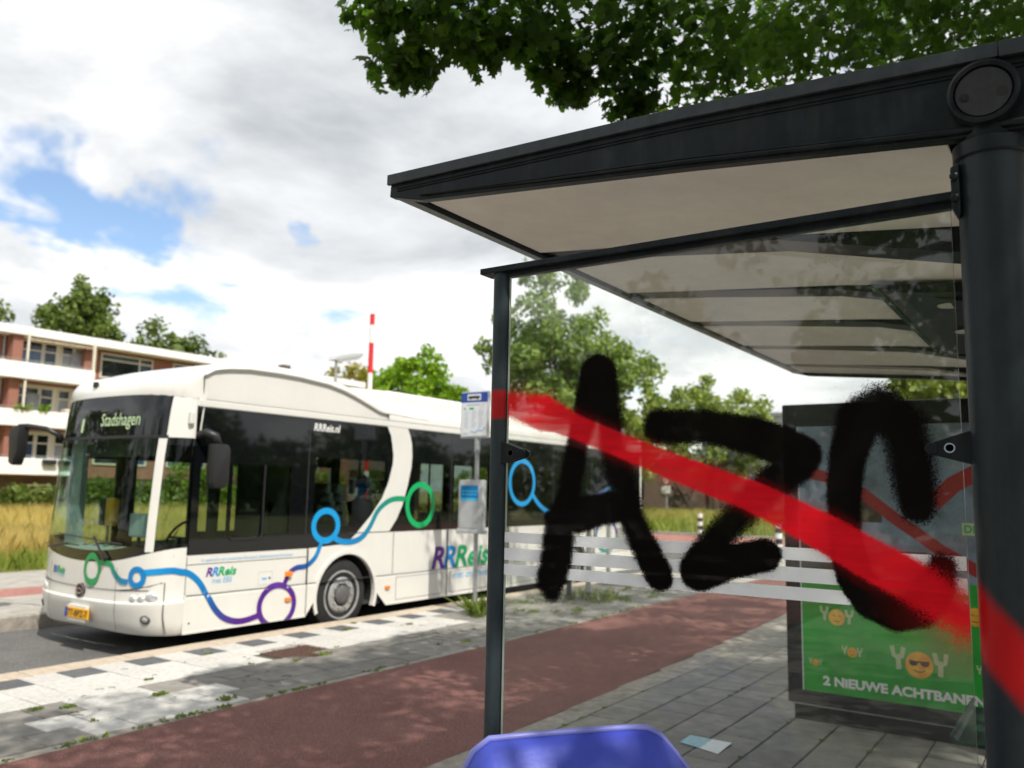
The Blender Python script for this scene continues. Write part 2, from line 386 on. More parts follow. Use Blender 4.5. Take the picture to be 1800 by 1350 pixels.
specks('anthracite_light', (.2, .2, .19), 55, .16, .10)
specks('anthracite_cap', (.16, .16, .15), 70, .12, .06)
specks('soffit', (.16, .14, .11), 38, .10, .10)
specks('bin_blue', (.22, .24, .60), 70, .14, .06)
specks('bus_white', (.42, .39, .33), 9, .03, .10)
specks('red_asphalt', (.24, .17, .15), 14, .12, .22)
specks('tile_grey', (.36, .35, .33), 26, .16, .25)
specks('tile_white', (.22, .21, .19), 26, .14, .30)

# ------------------------------------------------------------------ geometry helpers
def tag(o, label=None, cat=None, group=None, kind=None):
    if label: o['label'] = label
    if cat: o['category'] = cat
    if group: o['group'] = group
    if kind: o['kind'] = kind
    return o
def empty(name, loc, label=None, cat=None, group=None):
    o = bpy.data.objects.new(name, None); o.location = loc; COL.objects.link(o)
    o.empty_display_size = 0.2
    return tag(o, label, cat, group)
ORIG = {}
def link(name, me, m, parent=None, smooth=False):
    """Mesh data is in world coordinates; parenting keeps it there (parent empties only translate)."""
    o = bpy.data.objects.new(name, me); COL.objects.link(o)
    if isinstance(m, (list, tuple)):
        for x in m: me.materials.append(M[x])
    elif m: me.materials.append(M[m])
    if parent is not None:
        o.parent = parent
        off = world_of(parent)
        o.location = (-off[0], -off[1], -off[2])
    if smooth:
        me.polygons.foreach_set('use_smooth', [True]*len(me.polygons))
    return o
def world_of(o):
    v = Vector(o.location)
    while o.parent is not None:
        o = o.parent; v += Vector(o.location)
    return v
class MB:
    def __init__(s): s.v = []; s.f = []; s.mi = []; s.c = []
    def add(s, vs, fs, mi=0, col=None):
        n = len(s.v); s.v += [tuple(v) for v in vs]; s.f += [tuple(i+n for i in f) for f in fs]; s.mi += [mi]*len(fs)
        if col is not None: s.c += list(col) if isinstance(col, list) else [col]*len(vs)
        return s
    def box(s, x0, x1, y0, y1, z0, z1, mi=0):
        return s.add([(x0,y0,z0),(x1,y0,z0),(x1,y1,z0),(x0,y1,z0),(x0,y0,z1),(x1,y0,z1),(x1,y1,z1),(x0,y1,z1)],
            [(0,3,2,1),(4,5,6,7),(0,1,5,4),(1,2,6,5),(2,3,7,6),(3,0,4,7)], mi)
    def obox(s, c, size, rz=0, mi=0, tilt=None):
        mt = Matrix.Rotation(rz, 3, 'Z')
        if tilt is not None: mt = mt @ tilt
        hx, hy, hz = size[0]/2, size[1]/2, size[2]/2
        vs = [Vector(c)+mt@Vector((a*hx, b*hy, d*hz)) for d in (-1, 1) for a, b in ((-1,-1),(1,-1),(1,1),(-1,1))]
        return s.add(vs, [(0,3,2,1),(4,5,6,7),(0,1,5,4),(1,2,6,5),(2,3,7,6),(3,0,4,7)], mi)
    def tube(s, pts, r, n=8, cap=True, mi=0):
        pts = [Vector(p) for p in pts]; rs = r if isinstance(r, (list, tuple)) else [r]*len(pts)
        base = len(s.v); prev = None
        for i, p in enumerate(pts):
            d = (pts[min(i+1, len(pts)-1)]-pts[max(i-1, 0)]).normalized()
            a = d.orthogonal().normalized() if prev is None else (prev-d*prev.dot(d)).normalized()
            prev = a; b = d.cross(a)
            for k in range(n):
                t = 2*math.pi*k/n; s.v.append(tuple(p+(a*math.cos(t)+b*math.sin(t))*rs[i]))
        for i in range(len(pts)-1):
            for k in range(n):
                k2 = (k+1) % n
                s.f.append((base+i*n+k, base+i*n+k2, base+(i+1)*n+k2, base+(i+1)*n+k)); s.mi.append(mi)
        if cap:
            s.f.append(tuple(base+k for k in reversed(range(n)))); s.mi.append(mi)
            s.f.append(tuple(base+(len(pts)-1)*n+k for k in range(n))); s.mi.append(mi)
        return s
    def lathe(s, prof, c, axis='Y', n=32, mi=0):
        """prof: list of (radius, offset along axis)"""
        base = len(s.v)
        for r, h in prof:
            for k in range(n):
                t = 2*math.pi*k/n; a, b = r*math.cos(t), r*math.sin(t)
                if axis == 'Y': s.v.append((c[0]+a, c[1]+h, c[2]+b))
                elif axis == 'X': s.v.append((c[0]+h, c[1]+a, c[2]+b))
                else: s.v.append((c[0]+a, c[1]+b, c[2]+h))
        for i in range(len(prof)-1):
            for k in range(n):
                k2 = (k+1) % n
                s.f.append((base+i*n+k, base+i*n+k2, base+(i+1)*n+k2, base+(i+1)*n+k)); s.mi.append(mi)
        s.f.append(tuple(base+k for k in range(n))); s.mi.append(mi)
        s.f.append(tuple(base+(len(prof)-1)*n+k for k in reversed(range(n)))); s.mi.append(mi)
        return s
    def prism(s, poly, p0, p1, fn, mi=0):
        """poly 2D, extruded between depths p0 and p1 with fn(u,v,depth)->xyz"""
        n = len(poly); vs = [fn(u, v, p0) for u, v in poly]+[fn(u, v, p1) for u, v in poly]
        fs = [tuple(range(n)), tuple(reversed(range(n, 2*n)))]+[(i, i+n, (i+1) % n+n, (i+1) % n) for i in range(n)]
        return s.add(vs, fs, mi)
    def grid(s, rows, mi=0, closed=False):
        n = len(rows[0]); base = len(s.v)
        for r in rows: s.v += [tuple(p) for p in r]
        for i in range(len(rows)-1):
            for k in range(n if closed else n-1):
                k2 = (k+1) % n
                s.f.append((base+i*n+k, base+i*n+k2, base+(i+1)*n+k2, base+(i+1)*n+k)); s.mi.append(mi)
        return s
    def build(s, name, m, parent=None, bevel=0, seg=2, smooth=False, fixn=True):
        me = bpy.data.meshes.new(name)
        me.from_pydata(s.v, [], s.f)
        if any(s.mi): me.polygons.foreach_set('material_index', s.mi)
        if s.c:
            at = me.attributes.new('paint', 'FLOAT_COLOR', 'POINT')
            at.data.foreach_set('color', np.array([(*c, 1) for c in s.c], dtype=np.float32).ravel())
        if fixn or bevel:
            bm = bmesh.new(); bm.from_mesh(me)
            if fixn: bmesh.ops.recalc_face_normals(bm, faces=bm.faces)
            if bevel:
                es = [e for e in bm.edges if len(e.link_faces) == 2 and e.calc_face_angle(0) > 0.5]
                bmesh.ops.bevel(bm, geom=es, offset=bevel, segments=seg, affect='EDGES', profile=0.6)
            bm.to_mesh(me); bm.free()
        o = link(name, me, m, parent)
        if smooth:
            me.polygons.foreach_set('use_smooth', [True]*len(me.polygons))
            if smooth != 'all':
                try: me.set_sharp_from_angle(angle=math.radians(38))
                except Exception: pass
        return o
def np_mesh(name, V, F, m, parent=None, smooth=False):
    """Fast mesh from numpy arrays; F is (n,k) all with the same number of corners."""
    me = bpy.data.meshes.new(name)
    nv, nf, k = len(V), len(F), F.shape[1]
    me.vertices.add(nv); me.vertices.foreach_set('co', V.astype(np.float32).ravel())
    me.loops.add(nf*k); me.loops.foreach_set('vertex_index', F.astype(np.int32).ravel())
    me.polygons.add(nf); me.polygons.foreach_set('loop_start', np.arange(0, nf*k, k, dtype=np.int32))
    me.polygons.foreach_set('loop_total', np.full(nf, k, dtype=np.int32))
    me.update(calc_edges=True)
    return link(name, me, m, parent, smooth)
_txt = {}
def text2d(body, size=1.0, shear=0.0, bold=0.0, spacing=1.0, dots=None):
    """Outline text with the built-in font: 2D vertices and faces, origin at the baseline's left end."""
    cu = bpy.data.curves.new('t', 'FONT'); cu.body = body; cu.size = size; cu.shear = shear; cu.offset = bold; cu.space_character = spacing
    cu.resolution_u = 3
    ob = bpy.data.objects.new('t', cu); COL.objects.link(ob)
    dg = bpy.context.evaluated_depsgraph_get(); dg.update()
    me = bpy.data.meshes.new_from_object(ob.evaluated_get(dg))
    vs = [(v.co.x, v.co.y) for v in me.vertices]; fs = [tuple(p.vertices) for p in me.polygons]
    bpy.data.objects.remove(ob); bpy.data.curves.remove(cu); bpy.data.meshes.remove(me)
    return vs, fs
def text_fit(body, u0, u1, v0, h, fn, name, m, parent, shear=0.0, bold=0.0):
    """Text scaled to run from u0 to u1 with letter height h above v0, mapped by fn(u,v)."""
    vs, fs = text2d(body, 1.0, shear, bold)
    xs = [v[0] for v in vs]; ys = [v[1] for v in vs]
    x0, x1, cap = min(xs), max(xs), 0.72
    k = (u1-u0)/(x1-x0)
    mb = MB(); mb.add([fn(u0+(x-x0)*k, v0+y*h/cap) for x, y in vs], fs)
    return mb.build(name, m, parent, fixn=False)
# ------------------------------------------------------------------ the ground
rng = random.Random(7)
def struct(o): o['kind'] = 'structure'; return o
def sheet(name, poly, z, m, parent=None):
    mb = MB(); mb.add([(x, y, z) for x, y in poly], [tuple(range(len(poly)))])
    o = mb.build(name, m, parent, fixn=False)
    return struct(o) if parent is None else o
def rect(x0, x1, y0, y1): return [(x0, y0), (x1, y0), (x1, y1), (x0, y1)]
sheet('ground', rect(-300, 420, -300, 420), -0.30, 'soil_grass')
road = MB(); road.add([(-80, 8.0, -.18), (28, 8.0, -.18), (28, 11.7, -.18), (-80, 11.7, -.18)], [(0, 1, 2, 3)])
struct(road.build('road', 'road_asphalt', fixn=False))
PR = [(-40, 3.2), (0, 3.5), (4.5, 3.54), (7.2, 3.58), (10.4, 3.69), (13.1, 3.80), (18, 4.1), (26, 4.9)]
PL = [(-40, 5.3), (0, 5.58), (4.4, 5.68), (8, 5.67), (11, 5.73), (13.8, 5.9), (18, 6.25), (26, 7.2)]
def strip_sheet(name, A, B, z, m):
    mb = MB(); n = len(A)
    mb.add([(x, y, z) for x, y in A]+[(x, y, z) for x, y in B], [(i, i+1, n+i+1, n+i) for i in range(n-1)])
    return struct(mb.build(name, m, fixn=False))
strip_sheet('cycle_path', PR, PL, -0.004, 'red_asphalt')
# slab between cycle path and kerb (joint sand), paving laid on it piece by piece
platform = MB().box(-40, 26, 5.2, 7.93, -0.28, -0.014).build('bus_platform', 'sand_joint'); struct(platform)
near = MB().box(-40, 40, -7.0, 3.75, -0.28, -0.014).build('pavement', 'sand_joint'); struct(near)
def tile_mesh(name, lx, ly, h=0.05, c=0.005):
    a, b = lx/2, ly/2
    vs = []
    for z, q in ((-h, 0), (-c, 0), (0, c)):
        vs += [(-a+q, -b+q, z), (a-q, -b+q, z), (a-q, b-q, z), (-a+q, b-q, z)]
    fs = [(8, 9, 10, 11)]
    for l in (0, 4):
        for k in range(4):
            fs.append((l+k, l+(k+1) % 4, l+4+(k+1) % 4, l+4+k))
    me = bpy.data.meshes.new(name); me.from_pydata(vs, [], fs)
    return me
_tm = {}
def tile(parent, name, x0, x1, y0, y1, m, dz=0.0):
    key = (round(x1-x0, 3), round(y1-y0, 3), m)
    if key not in _tm:
        me = tile_mesh(name, x1-x0-0.010, y1-y0-0.010); me.materials.append(M[m]); _tm[key] = me
    o = bpy.data.objects.new(name, _tm[key]); COL.objects.link(o); o.parent = parent
    o.location = ((x0+x1)/2+rng.uniform(-.0012, .0012), (y0+y1)/2, dz+rng.uniform(-.0025, .0015))
    o.rotation_euler = (rng.uniform(-.004, .004), rng.uniform(-.004, .004), rng.uniform(-.004, .004))
    return o
ROWS = [7.92, 7.585, 7.222, 6.86, 6.45, 6.11, 5.77]
X0, PT = 3.87-0.328*5, 0.328
n_tiles = 0
for r in range(6):
    y1, y0 = ROWS[r], ROWS[r+1]
    for k in range(37):
        sh = 0.0 if r < 3 else (0.164 if r % 2 else 0.0)
        x0 = X0+PT*k+sh; x1 = x0+PT; xm = (x0+x1)/2
        if 5.96 < xm < 6.62 and 6.7 < (y0+y1)/2 < 7.34: continue      # inspection cover
        m = 'tile_grey'
        if r == 0 and xm < 10.0: m = 'tile_dark' if k % 2 == 0 else 'tile_white'
        elif r in (1, 2) and xm < 9.0: m = 'tile_white'
        elif r == 3 and 3.62 < xm < 4.45: m = 'tile_white'
        elif r in (4, 5) and 3.3 < xm < 4.72: m = 'tile_white'
        tile(platform, 'paving_tile', x0, x1, y0, y1, m); n_tiles += 1
sheet('paving', rect(X0+37*PT+.17, 26, 5.75, 7.92), -0.002, 'far_paving', platform)
sheet('paving', rect(-40, X0, 5.62, 7.92), -0.002, 'far_paving', platform)
# narrow edging between tiles and cycle path
for k in range(14):
    xa = X0+k*0.9; ya = np.interp(xa+.45, [p[0] for p in PL], [p[1] for p in PL])
    tile(platform, 'edging_stone', xa, xa+0.9, ya-0.005, 5.768, 'kerb_grey', -0.001) if 5.768-ya > 0.03 else None
for k in range(16):
    tile_x = -2+k*1.0
    mb = MB().box(tile_x+.004, tile_x+.996, 7.925, 8.224, -0.22, 0.0)
    mb.build('kerb_stone', 'kerb_concrete', platform, bevel=0.012, seg=2)
kb = MB().box(14.0, 26, 7.925, 8.224, -0.22, 0.0).box(-40, -2.0, 7.925, 8.224, -0.22, 0.0)
kb.build('kerb_run', 'kerb_concrete', platform, bevel=0.012)
# inspection cover in the platform
MB().box(5.955, 6.625, 6.66, 7.34, -0.05, -0.002).build('inspection_cover', 'manhole_rust', platform, bevel=0.004)
mbd = MB()
for i in range(16):
    for j in range(16):
        x, y = 5.985+i*.0405, 6.69+j*.041
        if (i+j) % 2 == 0: mbd.obox((x, y, 0.0), (.03, .009, .006), 0.6)
        else: mbd.obox((x, y, 0.0), (.03, .009, .006), -0.6)
mbd.build('tread_pattern', 'manhole_rust', platform)
# near pavement: half-bond tiles
for r in range(11):
    y1 = 3.33-0.333*r; y0 = y1-0.333
    for k in range(27):
        x0 = 3.35+0.333*k+(0.166 if r % 2 else 0)
        tile(near, 'paving_tile', x0, x0+0.333, y0, y1, 'tile_grey')
sheet('paving', rect(-40, 3.35, -7, 3.33), -0.002, 'far_paving', near)
sheet('paving', rect(12.55, 40, -7, 3.6), -0.002, 'far_paving', near)
sheet('paving', [(11.5, 3.60), (26.2, 3.60), (26.2, 4.95), (18, 4.12), (13.1, 3.82), (11.5, 3.735)], -0.0065, 'far_paving', near)
sheet('verge', rect(8, 26.2, 3.3, 8.0), -0.02, 'far_paving')
sheet('paving', rect(3.35, 12.55, -7, -.34), -0.002, 'far_paving', near)
for k in range(11):
    xa = 3.2+k*0.95; ya = np.interp(xa+.47, [p[0] for p in PR], [p[1] for p in PR])
    tile(near, 'edging_stone', xa, xa+0.95, 3.332, ya-0.002, 'kerb_grey')
# far side: kerb, footway, far cycle track, footway
farp = MB().box(-80, 120, 11.52, 17.2, -0.28, -0.006).build('far_footway', 'far_paving'); struct(farp)
for k in range(14):
    MB().box(-1+k*1.0+.004, -1+k*1.0+.996, 11.50, 11.66, -0.22, 0.004).build('kerb_stone', 'kerb_grey', farp, bevel=0.02)
for k in range(22):
    for r in range(5):
        x0 = 2.4+k*.36+(0.18 if r % 2 else 0)
        tile(farp, 'paving_tile', x0, x0+.36, 11.67+r*.36, 12.03+r*.36, 'far_paving', 0.006)
sheet('far_cycle_track', rect(-80, 30, 13.5, 14.55), -0.001, 'pink_asphalt')
sheet('meadow', rect(-120, 400, 17.2, 400), 0.0, 'meadow_soil')
sheet('meadow', rect(-200, 300, -200, -7.0), -0.01, 'soil_grass')
# side street at the far end
sheet('side_street', rect(26, 34, -10, 40), 0.004, 'pink_asphalt')
MB().box(33.7, 34.0, 7.0, 40, -0.1, 0.10).build('side_street_kerb', 'kerb_grey', bevel=0.02)['kind'] = 'structure'
MB().box(25.8, 26.1, 8.1, 17, -0.2, 0.06).build('side_street_kerb', 'kerb_concrete', bevel=0.02)['kind'] = 'structure'
sheet('meadow', rect(34, 300, -40, 60), 0.006, 'soil_grass')

def leaf_cloud(name, centers, radii, per, size, m, parent, seed, shape='quad', up=0.5, flat=1.0):
    """Many small leaf faces scattered in clumps through the crown's volume."""
    g = np.random.default_rng(seed)
    C = np.repeat(np.asarray(centers, float), per, axis=0); Rr = np.repeat(np.asarray(radii, float), per)
    n = len(C)
    d = g.normal(size=(n, 3)); d /= np.linalg.norm(d, axis=1)[:, None]
    rad = Rr*g.random(n)**0.45
    P = C+d*rad[:, None]*np.array([1, 1, flat])
    nrm = g.normal(size=(n, 3))+np.array([0, 0, up])+d*0.6; nrm /= np.linalg.norm(nrm, axis=1)[:, None]
    a = np.cross(nrm, g.normal(size=(n, 3))); a /= np.linalg.norm(a, axis=1)[:, None]
    b = np.cross(nrm, a)
    s = size*(0.6+0.8*g.random(n))[:, None]
    if shape == 'quad':
        out = [(-.5, 0, 0), (0, -.32, .06), (.55, 0, -.05), (0, .32, .06)]
    else:   # lobed maple leaf
        out = [(-.50, 0, 0), (-.42, -.30, -.03), (-.16, -.26, .02), (-.12, -.56, -.06), (.10, -.32, .02), (.26, -.38, -.02), (.22, -.14, .03), (.58, 0, -.06),
               (.22, .14, .03), (.26, .38, -.02), (.10, .32, .02), (-.12, .56, -.06), (-.16, .26, .02), (-.42, .30, -.03)]
    k = len(out)
    V = np.stack([P+a*s*x+b*s*y+nrm*s*z for x, y, z in out], axis=1).reshape(-1, 3)
    F = np.arange(n*k).reshape(n, k)
    return np_mesh(name, V, F, m, parent)
# ------------------------------------------------------------------ apartment block
AB = empty('apartment_block', (30, 51, 0), 'three-storey brick apartment block with long white balconies and flat roof', 'building')
YW = 51.2
MB().box(8, 50.5, YW, 62, 2.0, 10.1).build('wall', 'brick_red', AB)
MB().box(8, 50.5, YW+.05, 61.9, -0.2, 2.0).build('basement_wall', 'brick_dark', AB)
MB().box(7.6, 50.9, 50.1, 62.4, 10.12, 10.62).build('roof', 'render_white', AB, bevel=0.03)
MB().box(8.2, 50.3, 51.0, 61.6, 10.62, 10.68).build('roof_felt', 'roof_grey', AB)
for (x, h) in ((38.4, .55), (44.5, .9)):
    MB().box(x, x+.7, 53, 53.7, 10.6, 10.6+h).build('chimney', 'brick_dark', AB, bevel=.02)
def window(parent, x0, x1, z0, z1, y, splits=(), trans=None, pane='pane_dark', fw=0.075):
    mb = MB()
    mb.box(x0, x1, y-.09, y+.02, z0, z0+fw).box(x0, x1, y-.09, y+.02, z1-fw, z1)
    mb.box(x0, x0+fw, y-.088, y+.02, z0+fw, z1-fw).box(x1-fw, x1, y-.088, y+.02, z0+fw, z1-fw)
    for s in splits: mb.box(s-fw/2, s+fw/2, y-.086, y+.02, z0+fw, z1-fw)
    if trans: mb.box(x0+fw, x1-fw, y-.084, y+.02, trans-fw/2, trans+fw/2)
    fr = mb.build('window', 'frame_cream', parent)
    edges = [x0+fw]+sorted(splits)+[x1-fw]
    zs = [z0+fw]+([trans] if trans else [])+[z1-fw]
    for i in range(len(edges)-1):
        for j in range(len(zs)-1):
            q = pane[(i+j) % len(pane)] if isinstance(pane, (list, tuple)) else pane
            MB().box(edges[i], edges[i+1], y-.04, y-.02, zs[j], zs[j+1]).build('pane', q, fr)
    return fr
for fl, zf in enumerate((2.1, 4.85, 7.58)):          # slab undersides of the three balcony rows
    ztop = zf+0.95
    # balcony front and returns
    mb = MB().box(9.0, 27.3, 49.9, 50.05, zf, ztop).box(27.15, 27.3, 50.05, YW, zf, ztop).box(9.0, 27.149, 50.05, YW, zf+.02, zf+.2)
    bal = mb.build('balcony', 'render_white', AB, bevel=.02)
    rl = MB().tube([(9.0, 49.98, ztop+.13), (27.2, 49.98, ztop+.13)], .022, 6)
    for k in range(15): rl.tube([(9.6+k*1.25, 49.98, ztop), (9.6+k*1.25, 49.98, ztop+.13)], .014, 5)
    rl.build('railing', 'galvanised', bal)
    zw0, zw1 = zf+.25, zf+2.42
    for bx in (16.2, 23.45):
        window(AB, bx, bx+1.25, zw0+.35, zw1, YW, (), zw1-.55, ('pane_blue', 'pane_dark'))
        window(AB, bx+1.3, bx+2.1, zw0, zw1, YW, (), zw1-.55, ('pane_dark', 'pane_dark'))
        window(AB, bx+2.35, bx+3.1, zw0, zw1, YW, (), zw1-.55, ('pane_curtain', 'pane_dark'))
        window(AB, bx+3.15, bx+4.35, zw0+.35, zw1, YW, (bx+3.65,), zw1-.55, ('pane_dark', 'pane_curtain'))
        MB().box(bx-.05, bx+4.6, YW-.012, YW+.01, zw0-.1, zw1+.15).build('facade_panel', 'frame_cream', AB)
    for px in (22.65, 27.05):
        MB().box(px, px+.55, 50.35 if px < 25 else 50.7, YW, zf+.2, zf+2.72).build('pier', 'brick_red', AB)
    MB().box(23.30, 23.40, 50.0, 50.1, ztop, zf+2.72).build('balcony_post', 'frame_cream', AB)
    MB().box(27.18, 27.30, 49.95, 50.1, ztop, zf+2.72).build('balcony_post', 'frame_cream', AB)
    # brick bay beyond the balconies
    window(AB, 28.3, 31.9, zf+.75, zf+2.35, YW, (30.95,), zf+1.95, ('pane_dark', 'pane_blue'), .09)
    window(AB, 33.4, 36.4, zf+.75, zf+2.35, YW, (34.4, 35.4), zf+1.95, ('pane_blue', 'pane_dark'), .09)
    window(AB, 38.4, 41.4, zf+.75, zf+2.35, YW, (39.4,), zf+1.95, ('pane_dark', 'pane_blue'), .09)
    window(AB, 43.4, 47.0, zf+.75, zf+2.35, YW, (44.6, 45.8), zf+1.95, ('pane_dark', 'pane_blue'), .09)
for k in range(3):                                   # scalloped awning under the eaves
    aw = MB()
    x0 = 23.5+k*1.3
    pts = [(x0, 10.08), (x0+1.28, 10.08)]
    sc = [(x0+1.28-i*1.28/8, 9.92-(0.07 if i % 2 else 0)) for i in range(9)]
    aw.prism(pts+sc, 50.2, 50.24, lambda u, v, d: (u, d, v))
    aw.build('awning', 'awning', AB)
for x in (15.9, 22.5, 27.75, 37.4):
    MB().tube([(x, YW-.1, -.1), (x, YW-.1, 10.1)], .055, 8).build('drainpipe', 'sign_grey', AB, smooth=True)
for x, z, w, h, m_n in ((24.2, 5.95, .5, .35, 'leaf_bright'), (18.5, 8.65, .6, .4, 'leaf_mid'), (22.9, 5.9, .8, .5, 'leaf_mid')):
    g_c = [(x+w*q/4, 49.86, z+.12*math.sin(q*2)) for q in range(5)]
    leaf_cloud('balcony_plant', g_c, [.16]*5, 40, .12, m_n, AB, int(x*10))
for x, z in ((19.5, 8.55), (25.9, 5.82), (21.0, 3.1)): MB().box(x, x+.5, 50.3, 50.8, z-.6, z+.25).build('balcony_chair', 'frame_cream', AB, bevel=.04)
for x, z in ((26.4, 7.9), (17.5, 5.2), (24.0, 5.1)): MB().box(x, x+.75, YW-.10, YW-.045, z, z+1.8).build('curtain', 'pane_curtain', AB)
for x in (18, 24.3, 33, 40): window(AB, x, x+1.4, 0.75, 1.55, YW, (x+.7,), None, 'pane_dark', .1)
for k, x in enumerate((24.6, 25.5, 26.4)):           # flower boxes on the lowest railing
    MB().box(x, x+.75, 49.62, 49.88, 2.72, 3.0).build('planter', 'post_black', AB, bevel=.04)

# low brown house seen through the bus
HS = empty('brick_house', (46, 60, 0), 'low brick house with brown pitched roof beyond the meadow', 'house')
MB().box(52.5, 64, 56, 66, -0.2, 3.4).build('wall', 'brick_brown', HS)
MB().prism([(55, 3.3), (67, 3.3), (61, 7.0)], 52.0, 64.6, lambda u, v, d: (d, u, v)).build('roof', 'brick_dark', HS)
window(HS, 54, 56.2, 1.0, 2.6, 56.0, (55.1,), None, 'pane_dark', .1)
window(HS, 58, 60.2, 1.0, 2.6, 56.0, (59.1,), None, 'pane_dark', .1)

# brick building beyond the shelter, white fascia
BB = empty('brick_pavilion', (63, 26, 0), 'single-storey brown brick building with white roof edge and scrawled black tag', 'building')
MB().box(62, 92, 22.3, 47, -0.3, 4.1).build('wall', 'brick_brown', BB)
MB().box(61.6, 92.4, 21.9, 47.4, 4.1, 4.6).build('roof', 'render_white', BB, bevel=.05)
MB().box(62.5, 92, 22.8, 46.5, 4.6, 4.66).build('roof_felt', 'roof_grey', BB)
tg = MB(); rt = random.Random(4)
for s in range(16):
    y0, z0 = 27.6-rt.random()*2.7, 1.0+rt.random()*1.5
    pts = [(61.985, y0, z0)]
    for q in range(4): pts.append((61.985, pts[-1][1]+rt.uniform(-.5, .5), max(.7, pts[-1][2]+rt.uniform(-.5, .5))))
    tg.tube(pts, 0.045, 4)
tg.build('graffiti_tag', 'print_black', BB)
for y in (29.5, 33.5): 
    mb = MB().box(61.9, 62.02, y, y+1.8, 1.2, 2.8); mb.build('window', 'pane_dark', BB)
for x in (66, 71, 77): MB().box(x, x+2.2, 22.2, 22.32, 2.6, 3.7).build('window', 'pane_dark', BB)
GB = empty('grey_block', (82, 25, 0), 'pale grey flat-roofed block behind the advertising panel', 'building')
MB().box(100, 130, 12, 34.6, 0, 11.2).build('wall', 'block_grey', GB)
MB().box(99.6, 130.4, 11.6, 35, 11.2, 11.6).build('roof', 'roof_grey', GB)
for fl in range(4):
    for k in range(5):
        MB().box(99.9, 100.02, 13.5+k*4.2, 16.2+k*4.2, 1.2+fl*2.6, 2.7+fl*2.6).build('window', 'pane_dark', GB)

# ------------------------------------------------------------------ vegetation
def crown_points(rs, ells, n):
    """clump centres in the outer two thirds of a set of ellipsoids (cx,cy,cz,rx,ry,rz)"""
    out = []
    while len(out) < n:
        e = rs.choice(ells)
        d = Vector((rs.gauss(0, 1), rs.gauss(0, 1), rs.gauss(0, 1))).normalized()*(rs.random()**0.38)
        out.append((e[0]+d.x*e[3], e[1]+d.y*e[4], e[2]+d.z*e[5]))
    return out
def limb(mb, p, q, r0, r1, rs, wob=0.25, n=5):
    p, q = Vector(p), Vector(q); pts = []
    for i in range(n+1):
        t = i/n; w = wob*math.sin(math.pi*t)
        pts.append(p.lerp(q, t)+Vector((rs.uniform(-w, w), rs.uniform(-w, w), rs.uniform(-w, w)*.5)))
    mb.tube(pts, [r0+(r1-r0)*i/n for i in range(n+1)], 7, cap=False)
def tree(name, label, base, ells, nclump, per, leaf, m, seed, group=None, trunk=0.3, clump_r=0.9, cat='tree'):
    rs = random.Random(seed)
    t = empty(name, base, label, cat, group)
    cs = crown_points(rs, ells, nclump)
    zmid = min(e[2] for e in ells)
    mb = MB()
    top = (base[0]+rs.uniform(-.3, .3), base[1]+rs.uniform(-.3, .3), zmid)
    limb(mb, base, top, trunk, trunk*.7, rs, .15)
    for i in range(9):
        c = cs[rs.randrange(len(cs))]
        limb(mb, (base[0], base[1], base[2]+(zmid-base[2])*rs.uniform(.55, 1.0)), c, trunk*.45, trunk*.08, rs, .4)
    mb.build('trunk', 'bark', t, smooth='all')
    leaf_cloud('crown', cs, [clump_r*rs.uniform(.6, 1.3) for _ in cs], per, leaf, m, t, seed)
    return t
tree('broadleaf_tree', 'tall rounded dark tree rising over the apartment roof', (40.4, 78, 0), [(40.6, 78, 14.6, 4.2, 4.6, 4.5), (39.2, 78, 12, 4.8, 5, 3.5), (41.2, 78, 17.6, 2.8, 3.0, 3.2)], 105, 90, .50, 'leaf_dark', 11, 'trees behind the apartment block', .45, 1.1)
tree('broadleaf_tree', 'broad low-domed tree over the apartment roof left of the bus dome', (50.2, 78, 0), [(50.2, 78, 14, 4.4, 4.5, 4.7), (52.4, 78, 13, 3.2, 4, 3.6), (47.6, 78, 13.6, 3.0, 4, 4.0)], 100, 90, .50, 'leaf_dark', 12, 'trees behind the apartment block', .45, 1.1)
tree('broadleaf_tree', 'dark tree cut by the left edge of the view above the roof', (31.0, 78, 0), [(30.4, 78, 15, 3.9, 4.5, 4.6)], 60, 80, .5, 'leaf_dark', 13, 'trees behind the apartment block', .4, 1.2)
tree('broadleaf_tree', 'small yellowing tree behind the roof chimney', (58.5, 60, 0), [(58.5, 60, 11.4, 2.6, 2.6, 3.1)], 40, 70, .42, 'leaf_yellow', 14, None, .3, .8)
tree('young_tree', 'bright lime green tree behind the bus roof', (34.6, 30, 0), [(34.6, 30, 6.6, 2.6, 2.3, 2.8), (33.4, 30, 5.8, 2.0, 2, 2.2), (36.3, 30, 5.8, 2.0, 2, 2.2)], 150, 110, .28, 'leaf_bright', 15, None, .22, .62)
tree('feathery_tree', 'tall airy tree with visible branches behind the shelter glass', (44, 26.6, 0), [(44, 26.6, 12.0, 4.6, 4.2, 4.6), (42.2, 27.5, 10.2, 3.6, 3.5, 2.6), (47.2, 25.2, 9.4, 3.8, 3.4, 3.2), (43.5, 26.6, 7.2, 4.0, 3.5, 2.6)], 140, 105, .34, 'leaf_teal', 16, None, .33, .95)
tree('broadleaf_tree', 'yellow-green bushy tree behind the bus rear and shelter glass', (50, 24.6, 0), [(50, 24.6, 6.6, 4.6, 3.6, 3.6), (48, 26.5, 5.4, 4.0, 3.5, 3.2)], 110, 110, .34, 'leaf_mid', 17, None, .28, .8)
tree('broadleaf_tree', 'lower pale green tree right of the painted letter A', (58, 22.0, 0), [(58, 22.2, 6.8, 3.6, 3.3, 3.8), (60, 20.2, 5.8, 2.8, 2.8, 2.8)], 95, 110, .34, 'leaf_mid', 18, None, .28, .85)
